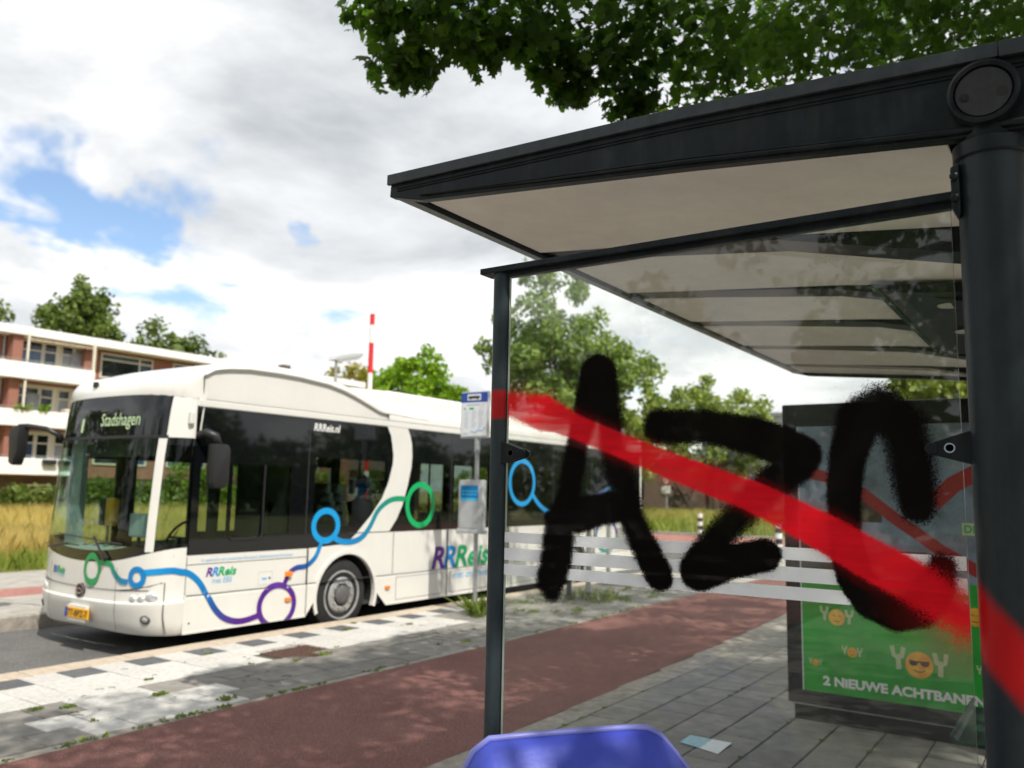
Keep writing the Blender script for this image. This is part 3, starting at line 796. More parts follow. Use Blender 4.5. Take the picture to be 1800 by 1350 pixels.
tree('conifer_tree', 'narrow pointed tree among the treetops behind the glass', (60, 23.3, 0), [(60, 23.3, 5, 1.5, 1.5, 3.2), (60, 23.3, 8.0, .8, .8, 2.4)], 40, 70, .3, 'leaf_dark', 19, None, .2, .55)
tree('broadleaf_tree', 'sunlit green tree under the far end of the shelter roof', (45, 4.9, 0), [(45, 5.4, 6.6, 3.2, 3.0, 2.6), (47, 3.2, 6.4, 3.6, 3.0, 3.0)], 110, 100, .32, 'leaf_mid', 20, None, .28, .8)
# trees on the near side of the street, behind the viewer (they show in the bus windows)
pc, pr = [], []; prs = random.Random(31)
for i in range(25):
    x = -30+i*6.0; h = 6.0+1.5*math.sin(i*2.1); w = 4.4+.8*math.sin(i*1.3); y = -27+2.0*math.sin(i*1.7)
    for c in crown_points(prs, [(x, y, h*.48, w, w*.8, h*.46)], 50): pc.append(c); pr.append(1.2*prs.uniform(.6, 1.3))
tag(leaf_cloud('park_woodland', pc, pr, 60, .62, 'leaf_hedge', None, 31), 'far park woodland across the lawn, mirrored in the bus windows', 'woodland', None, 'stuff')
pc, pr = [], []
for i, (x, y, h, w) in enumerate(((-24, -7, 9, 4.5), (-28, 5.0, 9, 5.0), (-30, 16, 12, 5.5), (-26, -16, 12, 5.5), (-34, 26, 12, 6.0), (8, 39, 9.5, 4.2), (-1, 42, 12, 5.0), (-11, 40, 10, 4.8), (-21, 44, 12, 5.5), (-33, 40, 12, 6.0))):
    for c in crown_points(prs, [(x, y, h*.5, w, w*.9, h*.48)], 70): pc.append(c); pr.append(1.3*prs.uniform(.6, 1.3))
tag(leaf_cloud('street_woodland', pc, pr, 70, .5, 'leaf_hedge', None, 131), 'belt of trees left of the view, mirrored in windscreen and shelter glass', 'woodland', None, 'stuff')
# bushes along the meadow's back edge
for i, (x, y, r, h, mm, lb) in enumerate(((22.2, 46, 1.5, 1.5, 'leaf_hedge', 'rounded green shrub against the block at the left edge'), (25.2, 45.5, 1.4, 1.9, 'leaf_hedge', 'olive green shrub below the flower boxes'), (28.6, 46, 1.6, 2.2, 'leaf_hedge', 'green shrub right behind the windscreen edge'),
        (31.5, 45, 2.0, 3.0, 'leaf_mid', 'tall bright bush seen through the windscreen'), (35.5, 45, 2.0, 3.0, 'leaf_mid', 'tall mid green bush seen through the windscreen'), (41, 45, 2.6, 3.2, 'leaf_mid', 'wide green bush seen through the cab window'), (48, 44, 2.8, 3.2, 'leaf_dark', 'dark green bush behind the bus windows'), (56, 42, 3, 3.4, 'leaf_mid', 'far green bush behind the bus rear'))):
    t = empty('bush', (x, y, 0), lb, 'bush', 'bushes along the meadow')
    rs = random.Random(50+i)
    cs = [(x+rs.uniform(-r, r), y+rs.uniform(-1, 1), rs.uniform(.25, h-.3)) for _ in range(28)]
    mb = MB()
    for c in cs[:8]: limb(mb, (x, y, 0), c, .05, .015, rs, .15, 3)
    mb.build('stem', 'bark', t)
    leaf_cloud('foliage', cs, [.5]*len(cs), 60, .26, mm, t, 50+i)
def blades(name, label, cat, x0, x1, y0, y1, n, h, w, m, seed, dens=None, z0=0.0, lean=.35):
    g = np.random.default_rng(seed)
    X = g.uniform(x0, x1, n)
    Y = y0+(y1-y0)*g.random(n)**(dens or 1.0)
    a = g.uniform(0, 2*np.pi, n); H = h*g.uniform(.5, 1.1, n); W = w*g.uniform(.6, 1.3, n)
    L = g.normal(0, lean, (n, 2))*H[:, None]
    B = np.stack([X, Y, np.full(n, z0)], 1); dx = np.stack([np.cos(a)*W, np.sin(a)*W, np.zeros(n)], 1)
    mid = B+np.stack([L[:, 0]*.35, L[:, 1]*.35, H*.6], 1); tip = B+np.stack([L[:, 0], L[:, 1], H], 1)
    V = np.stack([B-dx, B+dx, mid+dx*.8, tip, mid-dx*.8], 1).reshape(-1, 3)
    F = np.arange(n*5).reshape(n, 5)
    o = np_mesh(name, V, F, m)
    return tag(o, label, cat, None, 'stuff')
blades('dry_grass', 'tall dry golden meadow grass behind the far footway', 'grass', 4, 60, 18.0, 47, 95000, .74, .008, 'grass_dry', 1, 1.6, 0.0, .22)
blades('dry_grass', 'nearest dry golden grass left of the bus front', 'grass', 5, 17, 17.9, 25, 42000, .66, .007, 'grass_dry', 9, 1.2, 0.0, .15)
blades('green_grass', 'greener grass at the meadow edge beside the footway', 'grass', 3, 40, 17.2, 20.5, 22000, .46, .008, 'grass_green', 2, 2.2, 0.0, .25)
blades('meadow_grass', 'yellow-green meadow grass beyond the side street', 'grass', 34.2, 61, 6, 34, 22000, .75, .022, 'grass_green', 3)
blades('dry_grass', 'dry stalks among the grass beyond the side street', 'grass', 36, 61, 6, 34, 6000, .8, .02, 'grass_dry', 4)
# ------------------------------------------------------------------ the bus
BUS = empty('bus', (11.4, 9.625, -0.18), 'white electric city bus with swirling coloured line livery and black windows', 'bus')
YS, YF, YC, XR = 8.35, 10.90, 9.625, 17.45
ZT = [.05, .3, 1.0, 1.3, 2.0, 2.6, 2.77, 2.9, 3.0, 3.1, 3.17, 3.2]
DX = [.06, 0, 0, .01, .05, .11, .14, .22, .33, .55, .85, 1.3]
def fdx(z): return float(np.interp(z, ZT, DX))
def fplan(t):
    t = min(abs(t), 1.0); return .05*t*t+.40*(1-(1-t**5)**(1/2.2))
def F(y, z): return 5.33+fdx(z)+fplan((y-YC)/1.275)
def fpt(t, z, off=0.0):
    """point on the nose, t=-1 near side .. +1 far side; off pushes it outwards"""
    y = YC+t*1.275
    x = F(y, z)
    if off:
        e = 0.004; s = max(-1, t-e), min(1, t+e)
        a = Vector((5.33+fplan(s[0]), YC+s[0]*1.275)); b = Vector((5.33+fplan(s[1]), YC+s[1]*1.275))
        d = (b-a).normalized(); nx, ny = -abs(d.y), (-d.x if d.y > 0 else d.x)
        nx, ny = -d.y, d.x
        if nx > 0: nx, ny = -nx, -ny
        x += nx*off; y += ny*off
    return (x, y, z)
def tl(n, a=-1.0, b=1.0):
    """t samples, denser towards the corners"""
    return [a+(b-a)*(.5-.5*math.cos(math.pi*(i/(n-1)))) for i in range(n)]
def zlow(t): return 0.835+0.20*abs(t)**2.2
# nose: skirt and bumper up to the black mask, with a crease above the bumper
TS = tl(41)
rows = []
for z, o in ((.14, -.05), (.10, -.02), (.13, .0), (.22, .012), (.34, .02), (.385, .03), (.41, .03), (.43, .008), (.50, .0), (.56, .0)):
    rows.append([fpt(t, z+.035*abs(t)**3*(1 if z > .3 else 0)-(0.02*abs(t) if z < .2 else 0), o) for t in TS])
for q in (.35, .7, 1.0): rows.append([fpt(t, .60+(zlow(t)-.60)*q, 0.004) for t in TS])
MB().grid(rows).build('front_panel', 'bus_white', BUS, smooth=True)
# black band under the windscreen
rows = [[fpt(t, zlow(t)+q, 0.003) for t in tl(31, -.815, .815)] for q in (0.0, .06, .13)]
MB().grid(rows).build('windscreen_mask', 'bus_black', BUS, smooth='all')
TW = .815
rows = [[fpt(t, (zlow(t)+.13)+(2.27-zlow(t)-.13)*q, 0.002) for t in tl(31, -TW, TW)] for q in np.linspace(0, 1, 9)]
MB().grid(rows).build('windscreen', 'glass_front', BUS, smooth='all')
# destination display behind black glass
rows = [[fpt(t, 2.27+(.50-.05*abs(t)**3)*q, 0.004) for t in tl(31, -.865, .865)] for q in np.linspace(0, 1, 6)]
disp = MB().grid(rows).build('destination_display', 'bus_black', BUS, smooth='all')
rows = [[fpt(t, 2.25+.035*q, 0.012) for t in tl(25, -.88, .88)] for q in (0, 1)]
MB().grid(rows).build('display_lower_trim', 'bus_trim', disp)
def front_map(u, v): return fpt(-(u-YC)/1.275 if False else (u-YC)/1.275, v, 0.010)
text_fit('Stadshagen', -9.665, -8.90, 2.405, .155, lambda u, v: fpt((-u-YC)/1.275, v, .010), 'destination_text', 'led', disp, bold=.006)
text_fit('1', -10.10, -10.05, 2.34, .17, lambda u, v: fpt((-u-YC)/1.275, v, .010), 'route_number', 'led', disp, bold=.006)
# A-pillars and brow
for s in (-1, 1):
    rows = [[fpt(s*(t+.06*(1-q)*0+.0), .97+.02+(2.26-.99)*q, 0.008) for t in tl(7, .807, .876)] for q in np.linspace(0, 1, 12)]
    MB().grid(rows).build('pillar', 'bus_white', BUS, smooth='all')
    rows = [[fpt(s*t, .93+(2.24-.93)*q, 0.0) for t in tl(13, .868, 1.0)] for q in np.linspace(0, 1, 10)]
    MB().grid(rows).build('corner_window', 'glass_front', BUS, smooth='all')
    for za, zb in ((.935, 1.07), (2.17, 2.26)):
        MB().grid([[fpt(s*t, za+(zb-za)*q, 0.003) for t in tl(13, .870, 1.0)] for q in (0, 1)]).build('corner_window_border', 'bus_black', BUS, smooth='all')
    rows = [[fpt(s*t, 2.24+(2.80-2.24)*q, 0.002) for t in tl(13, .862, 1.0)] for q in np.linspace(0, 1, 6)]
    MB().grid(rows).build('corner_panel', 'bus_white', BUS, smooth='all')
# roof dome: lofted cross-sections
LIP = [(5.60, 2.78), (5.75, 2.84), (5.84, 2.96), (5.97, 3.06), (6.17, 3.105), (6.5, 3.14), (6.92, 3.147), (7.3, 3.14), (7.8, 3.105), (8.1, 3.05), (8.35, 2.982), (8.6, 2.90), (8.84, 2.82), (9.3, 2.80), (9.9, 2.79)]
TOP = [(5.60, 2.80), (5.75, 2.98), (5.9, 3.08), (6.17, 3.19), (6.5, 3.265), (6.92, 3.30), (7.3, 3.295), (7.8, 3.25), (8.35, 3.175), (8.84, 3.08), (9.2, 2.99), (9.5, 2.91), (9.9, 2.80)]
lx, lz = zip(*LIP); tx, tz = zip(*TOP)
def dome_row(x):
    zl, zt = float(np.interp(x, lx, lz)), float(np.interp(x, tx, tz)); zt = max(zt, zl+.012)
    half = []
    for y, q in ((.055, -.02), (-.002, 0.0), (-.006, .12), (.02, .38), (.08, .62), (.20, .82), (.45, .94), (.8, .99), (1.275, 1.0)):
        half.append((x, YS+y, zl+(zt-zl)*q if q >= 0 else zl-.005))
    return half+[(x, 2*YC-p[1], p[2]) for p in reversed(half[:-1])]
xs = [5.9+i*.1 for i in range(41)]
# brow: joins the nose profile to the dome
brow = []
for z in (2.76, 2.80, 2.85, 2.90, 2.95, 3.0, 3.05, 3.1, 3.14, 3.17):
    pass
def nose_row(q):
    """q 0..1 from the top of the display glass back to the first dome section"""
    base = [fpt(t, 2.765-.05*abs(t)**3, .006) for t in tl(17)]
    end = dome_row(5.9)
    out = []
    # resample the dome section to 17 columns
    idx = np.linspace(0, len(end)-1, 17)
    for i, t in enumerate(tl(17)):
        k = int(min(idx[i], len(end)-2)); f_ = idx[i]-k
        e_ = Vector(end[k]).lerp(Vector(end[k+1]), f_)
        b_2 = Vector(base[i])
        # rise first, then run back
        x = b_2.x+(e_.x-b_2.x)*(1-math.cos(q*math.pi/2))
        z = b_2.z+(e_.z-b_2.z)*math.sin(q*math.pi/2)
        y = b_2.y+(e_.y-b_2.y)*q
        out.append((x, y, z))
    return out
MB().grid([nose_row(q) for q in np.linspace(0, 1, 12)]).build('front_brow', 'bus_white', BUS, smooth='all')
MB().grid([dome_row(x) for x in xs]).build('roof_dome', 'bus_white', BUS, smooth=True)
sp = MB()
sp.grid([[(x, YS+.035, 2.70) for x in xs], [(x, YS+.035, float(np.interp(x, lx, lz))+.02) for x in xs]])
sp.build('dome_side_panel', 'bus_white', BUS)
MB().grid([[(x, YF-.035, 2.70) for x in xs], [(x, YF-.035, float(np.interp(x, lx, lz))+.02) for x in xs]]).build('dome_side_panel', 'bus_white', BUS)
MB().box(5.868, 5.876, YS+.002, YS+.06, 2.70, 3.02).build('seam', 'seam', BUS)
# cant rail and rear roof
for y0, y1 in ((YS-.004, YS+.08), (YF-.08, YF+.004)):
    MB().box(5.80, XR, y0, y1, 2.63, 2.715).build('cant_rail', 'bus_white', BUS, bevel=.012)
    MB().box(5.80, XR, y0+.012, y1-.012, 2.713, 2.722).build('seam', 'seam', BUS)
def shoulder(s):
    r = []
    for dy, z in ((0.0, 2.722), (0.0, 2.80), (.02, 2.86), (.07, 2.89), (.16, 2.905), (.40, 2.91)):
        r.append([(x, (YS+dy) if s < 0 else (YF-dy), z) for x in (9.0, 10.5, 12, 14, 16, XR-.05)])
    return r
for s in (-1, 1): MB().grid(shoulder(s)).build('roof_shoulder', 'bus_white', BUS, smooth='all')
MB().box(6.2, XR-.05, YS+.3, YF-.3, 2.78, 2.86).build('roof_panel', 'bus_white', BUS)
pod = MB().box(9.3, 17.3, YS+.33, YF-.33, 2.85, 3.22).build('battery_housing', 'bus_white', BUS, bevel=.09, seg=4, smooth=True)
MB().prism([(8.3, 2.95), (9.35, 2.95), (9.35, 3.22), (8.6, 3.19)], YS+.42, YF-.42, lambda u, v, d: (u, d, v)).build('battery_fairing', 'bus_white', BUS, bevel=.03)
for x in (11.2, 13.3, 15.4): MB().box(x, x+.012, YS+.326, YF-.326, 2.92, 3.2265).build('seam', 'seam', pod)
# rear end
MB().box(XR-.10, XR, YS, YF, .12, 2.92).build('rear_panel', 'bus_white', BUS, bevel=.04, smooth=True)
MB().box(XR-.02, XR+.008, YS+.25, YF-.25, 1.3, 2.5).build('rear_window', 'bus_black', BUS)
# near side lower panels
AX = (8.27, 14.35); AR = .54; ZA = .30
def arch(x):
    z = .085
    for a in AX:
        if abs(x-a) < AR: z = max(z, ZA+math.sqrt(AR*AR-(x-a)**2))
    return z
def belt(x): return float(np.interp(x, [5.0, 7.56, 8.2, 8.30, 8.44, 20], [.945, .945, .975, 1.02, 1.12, 1.12]))
def side_x():
    s = set([5.78, 5.79, XR-.02])
    x = 5.8
    while x < XR-.05: s.add(round(x, 3)); x += .25
    for a in AX:
        for k in range(25): s.add(round(a-AR+.0005+(2*AR-.001)*(.5-.5*math.cos(math.pi*k/24)), 4))
    return sorted(s)
SX = side_x()
def lower(y, sgn):
    rr = []
    for q in range(6):
        row = []
        for x in SX:
            b, t = arch(x), belt(x)
            lo = [b, max(b, .12), max(b, .47), max(b, .50), max(b, .505), t]
            of = [.02, .016, .016, .010, .0, .0]
            row.append((x, y+sgn*of[q], lo[q]))
        rr.append(row)
    return rr
MB().grid(lower(YS, -1)).build('side_panel', 'bus_white', BUS)
MB().grid(lower(YF, 1)).build('side_panel', 'bus_white', BUS)
for a in AX:                                         # wheel arch lips and liners, both sides
    for y, sg in ((YS, -1), (YF, 1)):
        pts = [(a+AR*math.cos(t), ZA+AR*math.sin(t)) for t in np.linspace(-.36, math.pi+.36, 30)]
        o_ = [(a+(AR+.05)*math.cos(t), ZA+(AR+.05)*math.sin(t)) for t in np.linspace(-.36, math.pi+.36, 30)]
        mb = MB(); mb.grid([[(x, y+sg*.022, z) for x, z in pts], [(x, y+sg*.022, z) for x, z in o_], [(x, y+sg*.002, z) for x, z in o_]]); mb.grid([[(x, y+sg*.022, z) for x, z in pts], [(x, y-sg*.04, z) for x, z in pts]])
        mb.build('arch_lip', 'bus_white', BUS)
        mb = MB(); mb.grid([[(x, y-sg*.04, z) for x, z in pts], [(x, y-sg*.6, z) for x, z in pts]])
        mb.build('arch_liner', 'rubber', BUS)
# panel seams on the near side
sm = [(7.55, .10, .94), (9.18, .515, 1.11), (10.42, .10, 1.11), (12.1, .1, 1.11), (13.5, .1, 1.11), (15.2, .1, 1.11)]
for x, z0, z1 in sm: MB().box(x, x+.008, YS-.022 if z0 < .4 else YS-.003, YS+.02, z0, z1).build('seam', 'seam', BUS)
MB().box(5.80, 7.55, YS-.003, YS+.02, .838, .844).build('seam', 'seam', BUS)
MB().box(5.80, XR-.05, YS-.0185, YS+.02, .4995, .5045).build('seam', 'seam', BUS)
MB().box(5.79, 5.796, YS-.003, YS+.02, .51, .93).build('seam', 'seam', BUS)
MB().box(8.30, XR-.1, YS-.003, YS+.02, 1.112, 1.121).build('seam', 'seam', BUS)
# black glazing band with openings
OPEN = [(5.90, 6.30, 1.12, 1.985), (6.34, 6.785, 1.12, 1.985), (6.83, 7.22, 1.15, 1.985), (7.62, 8.98, 1.22, 2.12),
        (9.62, 10.42, 1.25, 2.12), (10.56, 11.9, 1.25, 2.12), (12.1, 13.5, 1.30, 2.12), (13.7, 15.0, 1.30, 2.12)]
def band(y, off, opens, x0, x1, ztop, name, m):
    xs_ = sorted(set([x0, x1]+[o[0] for o in opens]+[o[1] for o in opens]+[7.56, 8.2, 8.3, 8.44]))
    xs_ = [x for x in xs_ if x0 <= x <= x1]
    mb = MB()
    for a, b in zip(xs_[:-1], xs_[1:]):
        o = [q for q in opens if q[0] <= a+1e-6 and q[1] >= b-1e-6]
        spans = [(None, ztop)] if not o else [(None, o[0][2]), (o[0][3], ztop)]
        for lo, hi in spans:
            za, zb = (belt(a), belt(b)) if lo is None else (lo, lo)
            mb.add([(a, y+off, za), (b, y+off, zb), (b, y+off, hi), (a, y+off, hi)], [(0, 1, 2, 3)])
            mb.add([(a, y-off*3+(.03 if off < 0 else -.03)*1, za), (b, y-off*3+(.03 if off < 0 else -.03), zb), (b, y-off*3+(.03 if off < 0 else -.03), hi), (a, y-off*3+(.03 if off < 0 else -.03), hi)], [(0, 3, 2, 1)])
    return mb.build(name, m, BUS, fixn=False)
band(YS, -.001, OPEN, 5.80, XR-.1, 2.632, 'window_band', 'bus_black')
for (a, b, c, d) in OPEN:
    MB().box(a-.002, b+.002, YS+.004, YS+.010, c-.002, d+.002).build('side_window', 'glass_cab' if b < 7.3 else 'glass_bus', BUS)
for x0, x1 in ((6.31, 7.26),):                       # sliding cab window frame
    fr = MB().tube([(6.80, YS-.012, 2.0), (6.80, YS-.012, 1.16), (6.78, YS-.012, 1.115), (6.72, YS-.012, 1.10), (6.36, YS-.012, 1.10), (6.33, YS-.012, 1.13)], .011, 6)
    fr.build('sliding_window_rail', 'bus_trim', BUS)
for x in (7.50, 10.49, 12.0, 13.6, 15.1): MB().box(x, x+.012, YS-.003, YS+.01, 1.13, 2.62).build('seam', 'seam', BUS)
# far side: door and windows (see-through)
FO = [(5.86, 6.36, .30, 2.05), (6.66, 7.5, .30, 2.05), (7.65, 8.9, 1.05, 2.25), (9.1, 10.3, .35, 2.25), (10.5, 12.0, 1.05, 2.25), (12.2, 13.4, .35, 2.25), (13.6, 15.2, 1.05, 2.25)]
mb = MB()
xs_ = sorted(set([5.80, XR-.1]+[q for o in FO for q in o[:2]]))
for a, b in zip(xs_[:-1], xs_[1:]):
    o = [q for q in FO if q[0] <= a+1e-6 and q[1] >= b-1e-6]
    for lo, hi in ([(.3, 2.63)] if not o else [(.3, o[0][2]), (o[0][3], 2.63)]):
        if hi-lo > .01: mb.box(a, b, YF-.03, YF-.004, lo, hi)
mb.build('far_window_band', 'bus_trim', BUS)
for a, b, c, d in FO:
    MB().box(a, b, YF-.02, YF-.015, c, d).build('far_window', 'glass_bus_far', BUS)
MB().box(5.72, 5.80, 8.75, 10.5, 2.06, 2.28).build('sun_visor', 'interior_dark', BUS, bevel=.02)
# interior
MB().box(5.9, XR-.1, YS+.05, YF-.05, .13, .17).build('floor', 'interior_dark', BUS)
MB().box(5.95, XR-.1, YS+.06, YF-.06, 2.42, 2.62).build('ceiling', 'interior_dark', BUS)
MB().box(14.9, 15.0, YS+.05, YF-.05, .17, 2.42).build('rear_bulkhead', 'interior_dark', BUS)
rows = [[fpt(t, 1.0-.0*q, -.04-.42*q) if False else (fpt(t, 1.0, -.05)[0]+.40*q, fpt(t, 1.0, -.05)[1]*(1-.06*q)+YC*.06*q, .94+.05*q-(.12 if q == 1 else 0)) for t in tl(17, -.9, .9)] for q in (0, .5, .9, 1.0)]
dash = MB().grid(rows).build('dashboard', 'interior_grey', BUS)
for k in range(7):
    y = 8.9+k*.22; MB().box(5.66, 5.74, y, y+.07, .955, .985).build('dash_button', 'rubber', dash)
MB().box(5.78, 5.86, 9.16, 9.52, 1.10, 1.38).build('driver_monitor', 'interior_grey', BUS, bevel=.02)
MB().tube([(5.80, 9.34, .95), (5.81, 9.34, 1.12)], .02, 6).build('monitor_stand', 'rubber', BUS)
sw = MB().tube([(6.12+.10*math.sin(t)*0+.12*math.cos(t), 9.0+.22*math.sin(t), 1.10+.19*math.cos(t)) for t in np.linspace(0, 2*math.pi, 25)], .016, 6, cap=False)
sw.tube([(6.0, 9.0, .8), (6.12, 9.0, 1.1)], .03, 6).tube([(6.12, 8.8, 1.1), (6.12, 9.2, 1.1)], .015, 6).build('steering_wheel', 'rubber', BUS)
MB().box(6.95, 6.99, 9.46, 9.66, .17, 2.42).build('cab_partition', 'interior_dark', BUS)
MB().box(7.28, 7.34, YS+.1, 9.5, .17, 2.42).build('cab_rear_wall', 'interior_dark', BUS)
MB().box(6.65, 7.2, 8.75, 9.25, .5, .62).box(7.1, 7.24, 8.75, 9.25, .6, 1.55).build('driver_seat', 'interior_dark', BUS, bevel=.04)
MB().box(5.66, 5.74, 10.46, 10.74, .95, 2.4).build('door_pillar', 'interior_grey', BUS)
val = MB().box(6.1, 6.2, 10.612, 10.78, 1.18, 1.54).build('ticket_validator', 'bench_green', BUS, bevel=.03)
MB().box(6.09, 6.19, 10.43, 10.61, 1.18, 1.54).build('validator_cover', 'plate_yellow', val, bevel=.03)
MB().tube([(6.15, 10.61, .2), (6.15, 10.61, 1.19)], .02, 8).build('validator_post', 'steel', val)
def seat(x, y, face):
    zb = .42 if x < 9.2 else 0
    mb = MB().box(x-.22, x+.22, y-.21, y+.21, .52+zb, .60+zb)
    bx = x+.2*face
    for q in range(6):
        z = .6+zb+q*.125; w = .21-(.012*q*q*.28)
        mb.obox((bx+face*.02*q, y, z+.07), (.07, 2*w, .145))
    return mb.build('passenger_seat', 'interior_grey', BUS, bevel=.02)
for x, f_ in ((8.42, -1), (8.62, -1), (10.0, 1), (10.8, 1), (11.6, 1), (12.6, 1), (13.4, 1)):
    for y in (8.72, 9.16, 10.3): 
        if not (y > 10 and x > 8.9): seat(x, y, f_)
MB().box(8.55, 8.95, 9.25, 9.33, 2.02, 2.40).build('sign_reflection_box', 'interior_dark', BUS, bevel=.02)  # dark box standing in for the stop sign board's reflection in the window
for x, y in ((7.9, 9.4), (9.5, 9.4), (11.2, 9.4), (12.6, 9.4)):
    MB().tube([(x, y, .17), (x, y, 2.42)], .018, 8).build('grab_pole', 'steel', BUS)
for x in (8.21,): MB().box(x-.55, x+.75, YS+.36, 9.35, .17, .92).build('wheel_box', 'interior_dark', BUS)
# wheels
def wheel(x, y, sg):
    t = MB().lathe([(.30, .0), (.33, -.005), (.40, .0), (.465, .03), (.482, .07), (.482, .24), (.46, .28), (.34, .29)], (x, y, ZA), 'Y', 40)
    if sg > 0: t.v = [(a, 2*y-b, c) for a, b, c in t.v]
    w = t.build('wheel', 'tyre', BUS, smooth=True)
    r = MB().lathe([(.312, -.006), (.325, -.012), (.318, -.016), (.298, -.012), (.285, .03), (.27, .05)], (x, y, ZA), 'Y', 40)
    r.f = r.f[:-2]; r.mi = r.mi[:-2]
    d = MB().lathe([(.285, .055), (.275, .04), (.235, .0), (.20, -.012), (.15, -.014), (.135, .02)], (x, y, ZA), 'Y', 40)
    h = MB().lathe([(.135, .02), (.125, -.03), (.10, -.05), (.06, -.058)], (x, y, ZA), 'Y', 28)
    if sg > 0:
        for q in (r, d, h): q.v = [(a, 2*y-b, c) for a, b, c in q.v]
    r.build('rim_ring', 'rim', w, smooth=True); d.build('rim', 'rim', w, smooth=True); h.build('hub', 'hub', w, smooth=True)
    nb = MB()
    for k in range(10):
        t_ = 2*math.pi*k/10
        nb.lathe([(.016, 0), (.016, -.022*(1 if sg < 0 else -1)), (.008, -.03*(1 if sg < 0 else -1))], (x+.172*math.cos(t_), y-.014*(1 if sg < 0 else -1), ZA+.172*math.sin(t_)), 'Y', 8)
    nb.build('wheel_nuts', 'rim', w)
    hb = MB()
    for k in range(10):
        t_ = 2*math.pi*(k+.5)/10
        hb.lathe([(.026, 0), (.025, -.004*(1 if sg < 0 else -1))], (x+.243*math.cos(t_), y+.006*(1 if sg < 0 else -1), ZA+.243*math.sin(t_)), 'Y', 12)
    hb.build('rim_hole', 'rubber', w)
for x in (8.21, 14.35):
    wheel(x, YS+.02, -1); wheel(x, YF-.02, 1)
for x in (8.21, 14.35): MB().tube([(x, YS+.3, ZA), (x, YF-.3, ZA)], .09, 10).build('axle', 'rubber', BUS)
MB().box(5.9, XR-.2, YS+.35, YF-.35, .06, .13).build('underfloor', 'rubber', BUS)
# head lamps in the nose
def nose_disc(name, y, z, r, m, parent, proud=.012, n=20):
    t = (y-YC)/1.275
    mb = MB(); ring = []
    cs = []
    for off, rr in ((-.01, r), (proud, r*.96), (proud+.006, r*.6), (proud+.008, .001)):
        cs.append([fpt(t+rr*math.cos(a)/1.275, z+rr*math.sin(a), off) for a in np.linspace(0, 2*math.pi, n, endpoint=False)])
    mb.grid(cs, closed=True)
    return mb.build(name, m, parent, smooth='all')
for s in (1, -1):
    for y, z, r in ((8.70, .47, .045), (8.60, .475, .045), (8.50, .495, .055)):
        yy = y if s > 0 else 2*YC-y
        b = nose_disc('headlight_bezel', yy, z, r*1.22, 'bus_white', BUS, .006)
        nose_disc('headlight', yy, z, r, 'headlamp', b, .012)
    yy = 8.545 if s > 0 else 2*YC-8.545
    f_ = nose_disc('fog_light', yy, .262, .05, 'hub', BUS, .022)
    nose_disc('fog_lens', yy, .262, .032, 'headlamp', f_, .026)
bd = nose_disc('badge', 9.64, .50, .088, 'bus_trim', BUS, .02, 28)
mb = MB()
mb.grid([[fpt((9.64+rr*1.0*math.cos(a)-YC)/1.275, .50+rr*math.sin(a), .026) for a in np.linspace(0, 2*math.pi, 28, endpoint=False)] for rr in (.088, .078)], closed=True).build('badge_ring', 'chrome', bd)
mb = MB()
mb.grid([[fpt((9.64+rx*math.cos(a)-YC)/1.275, .50+rz*math.sin(a), .031) for a in np.linspace(0, 2*math.pi, 28, endpoint=False)] for rx, rz in ((.062, .034), (.052, .024))], closed=True).build('badge_oval', 'chrome', bd)
# front panel seams
def nose_seam(pts, name='seam', w=.004):
    mb = MB(); up = [fpt((y-YC)/1.275, z+w, .0065) for y, z in pts]; dn = [fpt((y-YC)/1.275, z-w, .0065) for y, z in pts]
    mb.grid([up, dn]).build(name, 'seam', BUS)
nose_seam([(YC+t*1.1, .545+.03*abs(t)**2) for t in np.linspace(-1, 1, 25)])
vb = MB()
for y in (8.93, 10.32): vb.grid([[fpt((y-.003-YC)/1.275, z, .0345) for z in np.linspace(.12, .80, 12)], [fpt((y+.003-YC)/1.275, z, .0345) for z in np.linspace(.12, .80, 12)]])
vb.build('seam', 'seam', BUS)
# panel gaps around the head lamp cluster and on the skirt
for s in (1, -1):
    q_ = lambda y: y if s > 0 else 2*YC-y
    nose_seam([(q_(y), z) for y, z in ((8.95, .556), (8.8, .57), (8.65, .592), (8.52, .622), (8.42, .66))])
    vb2 = MB(); zz2 = np.linspace(.11, .66, 10)
    vb2.grid([[fpt((q_(8.412)-YC)/1.275, z, .036 if z < .43 else .008) for z in zz2], [fpt((q_(8.406)-YC)/1.275, z, .036 if z < .43 else .008) for z in zz2]]).build('seam', 'seam', BUS)
for x0, x1, z0, z1 in ((9.25, 10.3, .14, .46), (10.5, 11.9, .14, .46), (12.2, 13.4, .14, .46), (15.0, 15.9, .14, .46), (16.0, 17.1, .55, 1.05)):
    hb = MB(); y0 = YS-.0195 if z1 < .5 else YS-.0025
    for a_, b2, c_, d_ in ((x0, x1, z0, z0+.004), (x0, x1, z1, z1+.004), (x0, x0+.004, z0, z1), (x1, x1+.004, z0, z1)): hb.box(a_, b2, y0, YS+.01, c_, d_)
    hb.build('service_hatch', 'seam', BUS)
for k in range(7): MB().box(16.2, 16.9, YS-.004, YS+.01, .62+k*.055, .645+k*.055).build('vent_louvre', 'bus_trim', BUS)
for x0, x1 in ((5.80, 7.5), (7.52, 9.0), (9.45, 10.48), (10.5, 12.0), (12.02, 13.6), (13.62, 15.1)):
    MB().tube([(x0+.02, YS-.003, 2.618), (x1-.02, YS-.003, 2.618)], .006, 5).build('window_seal', 'bus_trim', BUS)
